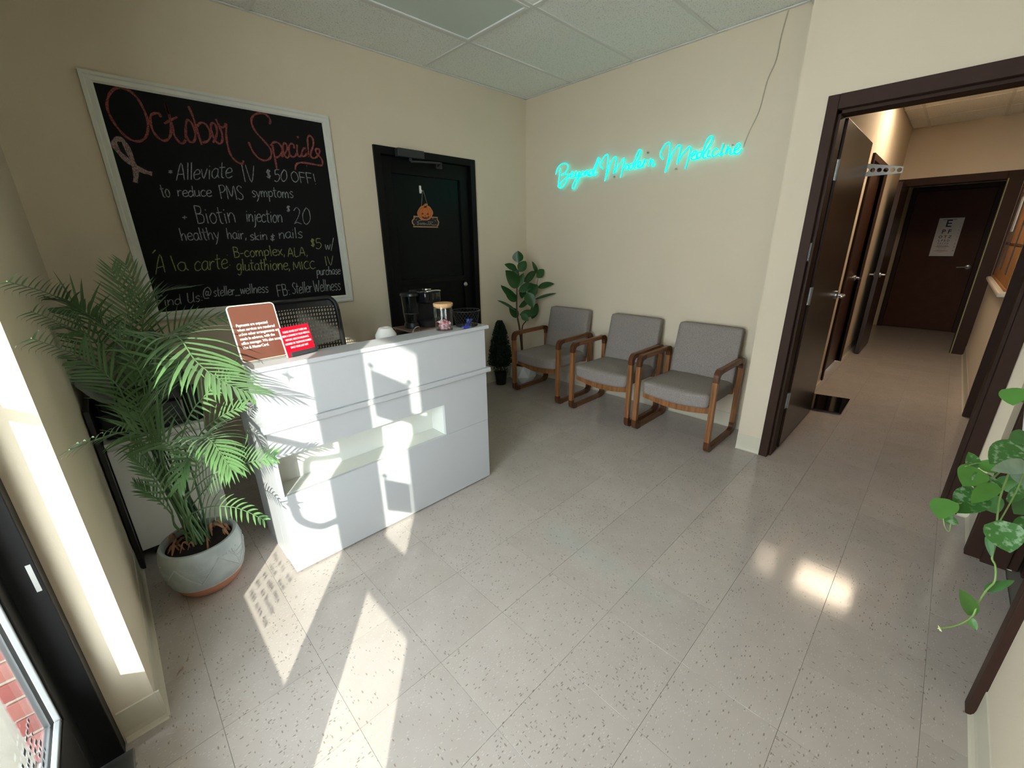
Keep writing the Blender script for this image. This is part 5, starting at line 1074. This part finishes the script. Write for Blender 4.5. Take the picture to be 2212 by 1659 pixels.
FR = [ # control points (x,y in enlarged view, depth), L, npair, hang, stem via
 ([(520,700,1.84),(420,330,1.78),(250,210,1.60),(30,140,1.20)], .15, 24, .45, (690,1000,1.82)),
 ([(560,760,1.82),(430,420,1.76),(300,340,1.60),(140,275,1.30)], .15, 22, .5, (700,1000,1.80)),
 ([(600,800,1.78),(520,600,1.70),(330,470,1.55),(140,395,1.25)], .15, 22, .6, (710,1000,1.78)),
 ([(640,640,1.92),(600,400,1.93),(560,240,1.94),(500,85,1.95)], .16, 20, .12, (720,1000,1.84)),
 ([(650,600,1.96),(640,350,1.98),(620,200,2.0),(560,60,2.0)], .16, 18, .1, (730,1000,1.88)),
 ([(650,600,1.98),(640,330,2.0),(700,200,2.02),(860,165,2.04)], .13, 20, .35, (735,1000,1.9)),
 ([(700,640,1.98),(740,420,1.98),(850,330,1.98),(1030,300,1.98)], .14, 16, .4, (740,1000,1.88)),
 ([(700,620,1.72),(700,430,1.60),(790,385,1.52),(880,500,1.46),(1000,590,1.42),(1115,640,1.40)], .19, 24, .70, (745,1000,1.78)),
 ([(700,560,1.66),(800,480,1.54),(770,560,1.50),(670,690,1.48)], .12, 12, .8, (735,1000,1.78)),
 ([(800,900,1.74),(850,740,1.62),(950,620,1.58),(1050,540,1.56)], .11, 18, .30, (790,1060,1.78)),
 ([(790,930,1.74),(740,860,1.68),(560,815,1.58),(310,895,1.30)], .14, 22, .8, (760,1060,1.76)),
 ([(830,1000,1.68),(890,850,1.58),(950,860,1.52),(1030,980,1.47)], .155, 20, .8, (810,1100,1.74)),
 ([(860,1080,1.68),(880,960,1.58),(840,940,1.54),(800,1060,1.50)], .12, 12, .8, (830,1120,1.74)),
 ([(850,1090,1.72),(940,1010,1.64),(1080,960,1.56),(1230,925,1.50)], .12, 24, .40, (835,1150,1.76)),
 ([(860,1180,1.76),(940,1150,1.68),(1060,1155,1.62),(1185,1210,1.56)], .08, 14, .8, (850,1220,1.77)),
 ([(770,1170,1.76),(700,1040,1.72),(640,970,1.70),(585,915,1.68)], .085, 14, .3, (790,1240,1.78)),
 ([(775,1190,1.74),(710,1120,1.70),(650,1080,1.68),(610,1050,1.66)], .08, 12, .4, (795,1250,1.76)),
 ([(850,960,1.76),(900,820,1.68),(1000,740,1.64),(1090,700,1.62)], .09, 14, .3, (810,1080,1.78)),
 ([(700,960,1.84),(650,800,1.82),(620,700,1.82),(600,560,1.84)], .15, 20, .2, (750,1100,1.82)),
 ([(650,600,1.86),(560,430,1.80),(450,330,1.74),(330,240,1.62)], .15, 20, .4, (720,1000,1.82)),
 ([(880,1120,1.86),(960,1030,1.86),(1060,960,1.86),(1110,830,1.86)], .10, 16, .3, (850,1180,1.82)),
 ([(720,700,1.90),(700,600,1.92),(660,520,1.94),(640,420,1.96)], .15, 18, .2, (740,1000,1.86)),
]
for k, (cp, L, npr, hg, via) in enumerate(FR):
    ctrl = [zz(*c_) for c_ in cp]; st = [soilp(k), soilp(k)*.0 + zz(*via)]
    frond(ctrl, L*(1.28 if k in (7, 8) else 1.08), .0175 if k in (7, 8, 11, 12) else .0132, npr, .12 if k not in (3, 4) else .05, k, hg, st, hint=(-.35, -.65, .65) if k in (0, 1, 2, 6, 9, 10, 13, 14, 17) else (0, 0, 1))
m = MB()
for k in range(9):
    b0_ = soilp(k+5); t_ = zz(680+18*k, 900-10*(k % 3), 1.82+.01*(k % 4)); m.tube(cr([b0_, b0_.lerp(t_, .5)+Vector((.006*math.sin(k), .004*math.cos(k), 0)), t_], 4), .0055, 6, rend=.003)
m.build('stalk', stalkm, pm_, True)
# ================================================================ TRAILING PLANT (right foreground)
tr_ = thing('hanging_pothos', tuple(at(2330, 860, .80)), 'trailing heart-leaved vine hanging in from the right edge of the photo', 'plant')
bpos = at(2345, 905, .82)
MB().lathe([(.06, -.10), (.075, -.02), (.085, .03), (.078, .03), (.07, .0), (.001, .0)], tuple(bpos), 32, cap1=False).build('pot', pw, tr_, 40)
for k in range(3):
    a = k*2.094; MB().tube([bpos+Vector((.083*math.cos(a), .083*math.sin(a), .028)), bpos+Vector((0, 0, .45)), (bpos.x, bpos.y, H+.006)], .0015, 4).build('hanger_cord', mat('cord_white', (.6, .58, .5), .8), tr_)
def poth_mat():
    m = mat('variegated_leaf', (.05, .20, .03), .4, spec=.4); nt = m.node_tree; b = nt.nodes['Principled BSDF']; tc = nt.nodes.new('ShaderNodeTexCoord'); n = nt.nodes.new('ShaderNodeTexNoise'); n.inputs['Scale'].default_value = 95; n.inputs['Detail'].default_value = 3
    nt.links.new(tc.outputs['Object'], n.inputs[0]); r = nt.nodes.new('ShaderNodeValToRGB'); r.color_ramp.elements[0].position = .52; r.color_ramp.elements[0].color = (.035, .12, .022, 1); r.color_ramp.elements[1].position = .64; r.color_ramp.elements[1].color = (.17, .27, .15, 1)
    nt.links.new(n.outputs['Fac'], r.inputs[0]); nt.links.new(r.outputs[0], b.inputs['Base Color']); return m
pv = poth_mat(); py_ = mat('young_leaf', (.05, .15, .02), .4, noise=.2, nscale=40); ppale = mat('pale_leaf', (.17, .25, .18), .45, noise=.3, nscale=60); pd = mat('dark_leaf', (.035, .12, .025), .45, noise=.3, nscale=50)
heart = lambda t: (1.0*math.sin(math.pi*min(1, .14+t*.86))**.62)*(1-t**3*.35)
PL = [((2192,838),(2188,876),44,py_,0),((2200,842),(2212,870),36,py_,.01),((2222,936),(2180,960),34,pd,.02),((2218,965),(2138,1002),66,pv,0),((2222,1004),(2140,1016),34,ppale,-.03),((2106,1014),(2092,976),26,pv,.01),((2118,996),(2152,1022),26,py_,.0),
 ((2112,1012),(2080,1050),50,py_,-.01),((2142,1028),(2108,1062),48,pv,-.02),((2152,1046),(2098,1088),34,py_,-.04),((2100,1052),(2078,1070),24,py_,.02),((2116,1064),(2066,1108),58,pv,0),((2046,1078),(2030,1122),46,py_,-.01),((2040,1118),(2071,1132),20,pv,.01),
 ((2158,1124),(2182,1194),62,pv,-.02),((2135,1156),(2142,1204),14,pd,.0),((2126,1276),(2192,1254),18,pd,0),((2106,1330),(2072,1272),30,py_,0),((2094,1334),(2110,1362),16,py_,.01),((2180,1060),(2212,1075),50,pv,.03),((2196,1010),(2212,1050),30,ppale,.02),((2160,1030),(2190,1060),40,pd,.05),((2130,1070),(2155,1110),40,pd,.05),
 ((2230,1080),(2190,1110),44,pd,.05),((2240,1120),(2205,1170),50,pv,.03),((2170,1060),(2200,1040),26,py_,.04)]
for k, (b_, t_, w_, mm, dd) in enumerate(PL):
    d0 = .78+dd; B, Tt = at(*b_, d0), at(*t_, d0-.012)
    leaf(B, Tt, w_*d0/893*1.0, mm, tr_, nrm=((CAM-B).normalized()+Vector((.25*math.sin(k*1.3), .25*math.cos(k*2.1), .25))).normalized(), fold=.18, droop=.05, seg=8, prof=heart)
vine = mat('vine_stem', (.18, .30, .08), .5)
def vn(pts, r=.0016): MB().tube(cr([at(u, v, d) for u, v, d in pts], 5), r, 6).build('vine', vine, tr_, True)
vn([(2330,850,.80),(2260,905,.79),(2200,980,.785),(2165,1060,.78),(2155,1110,.775),(2151,1170,.775),(2143,1205,.775),(2150,1222,.775),(2149,1255,.775),(2130,1276,.775),(2112,1305,.775),(2100,1332,.775),(2070,1350,.775),(2030,1358,.775)])
vn([(2320,870,.80),(2240,940,.79),(2170,1010,.785),(2125,1050,.78),(2100,1075,.78),(2070,1088,.775),(2046,1080,.77)]); vn([(2046,1080,.77),(2038,1100,.77),(2040,1135,.77),(2050,1148,.77),(2054,1130,.77)], .0008)
vn([(2330,860,.80),(2260,890,.79),(2215,850,.785),(2190,842,.78)]); vn([(2240,1000,.79),(2190,1005,.785),(2120,1000,.78),(2084,1008,.775)], .0010); vn([(2230,960,.79),(2205,1040,.79),(2180,1090,.785),(2160,1125,.78)], .0012)
tip = at(2030, 1358, .775); m = MB()
for k in range(7): a = k*.9; leafv = tip+Vector((.004*math.cos(a), .003*math.sin(a*1.3), .004*math.sin(a))); m.tube([tip, leafv], .0014, 5, rend=.0008)
m.build('bud', mat('pale_bud', (.6, .62, .3), .5), tr_)
# dry leaf fragment on the floor
df = on(392, 1445, 'z', .001); m = MB(); m.grid([[df+Vector((-.018+.036*j/4+.006*i, .012*i-.03+.012*j, .002+.006*math.sin(j*1.4+i))) for j in range(5)] for i in range(3)])
tag(m.build('dry_leaf', mat('leaf_litter', (.34, .24, .12), .8, noise=.4, nscale=60), None, True), 'small brown dry leaf scrap on the floor near the palm pot', 'leaf')
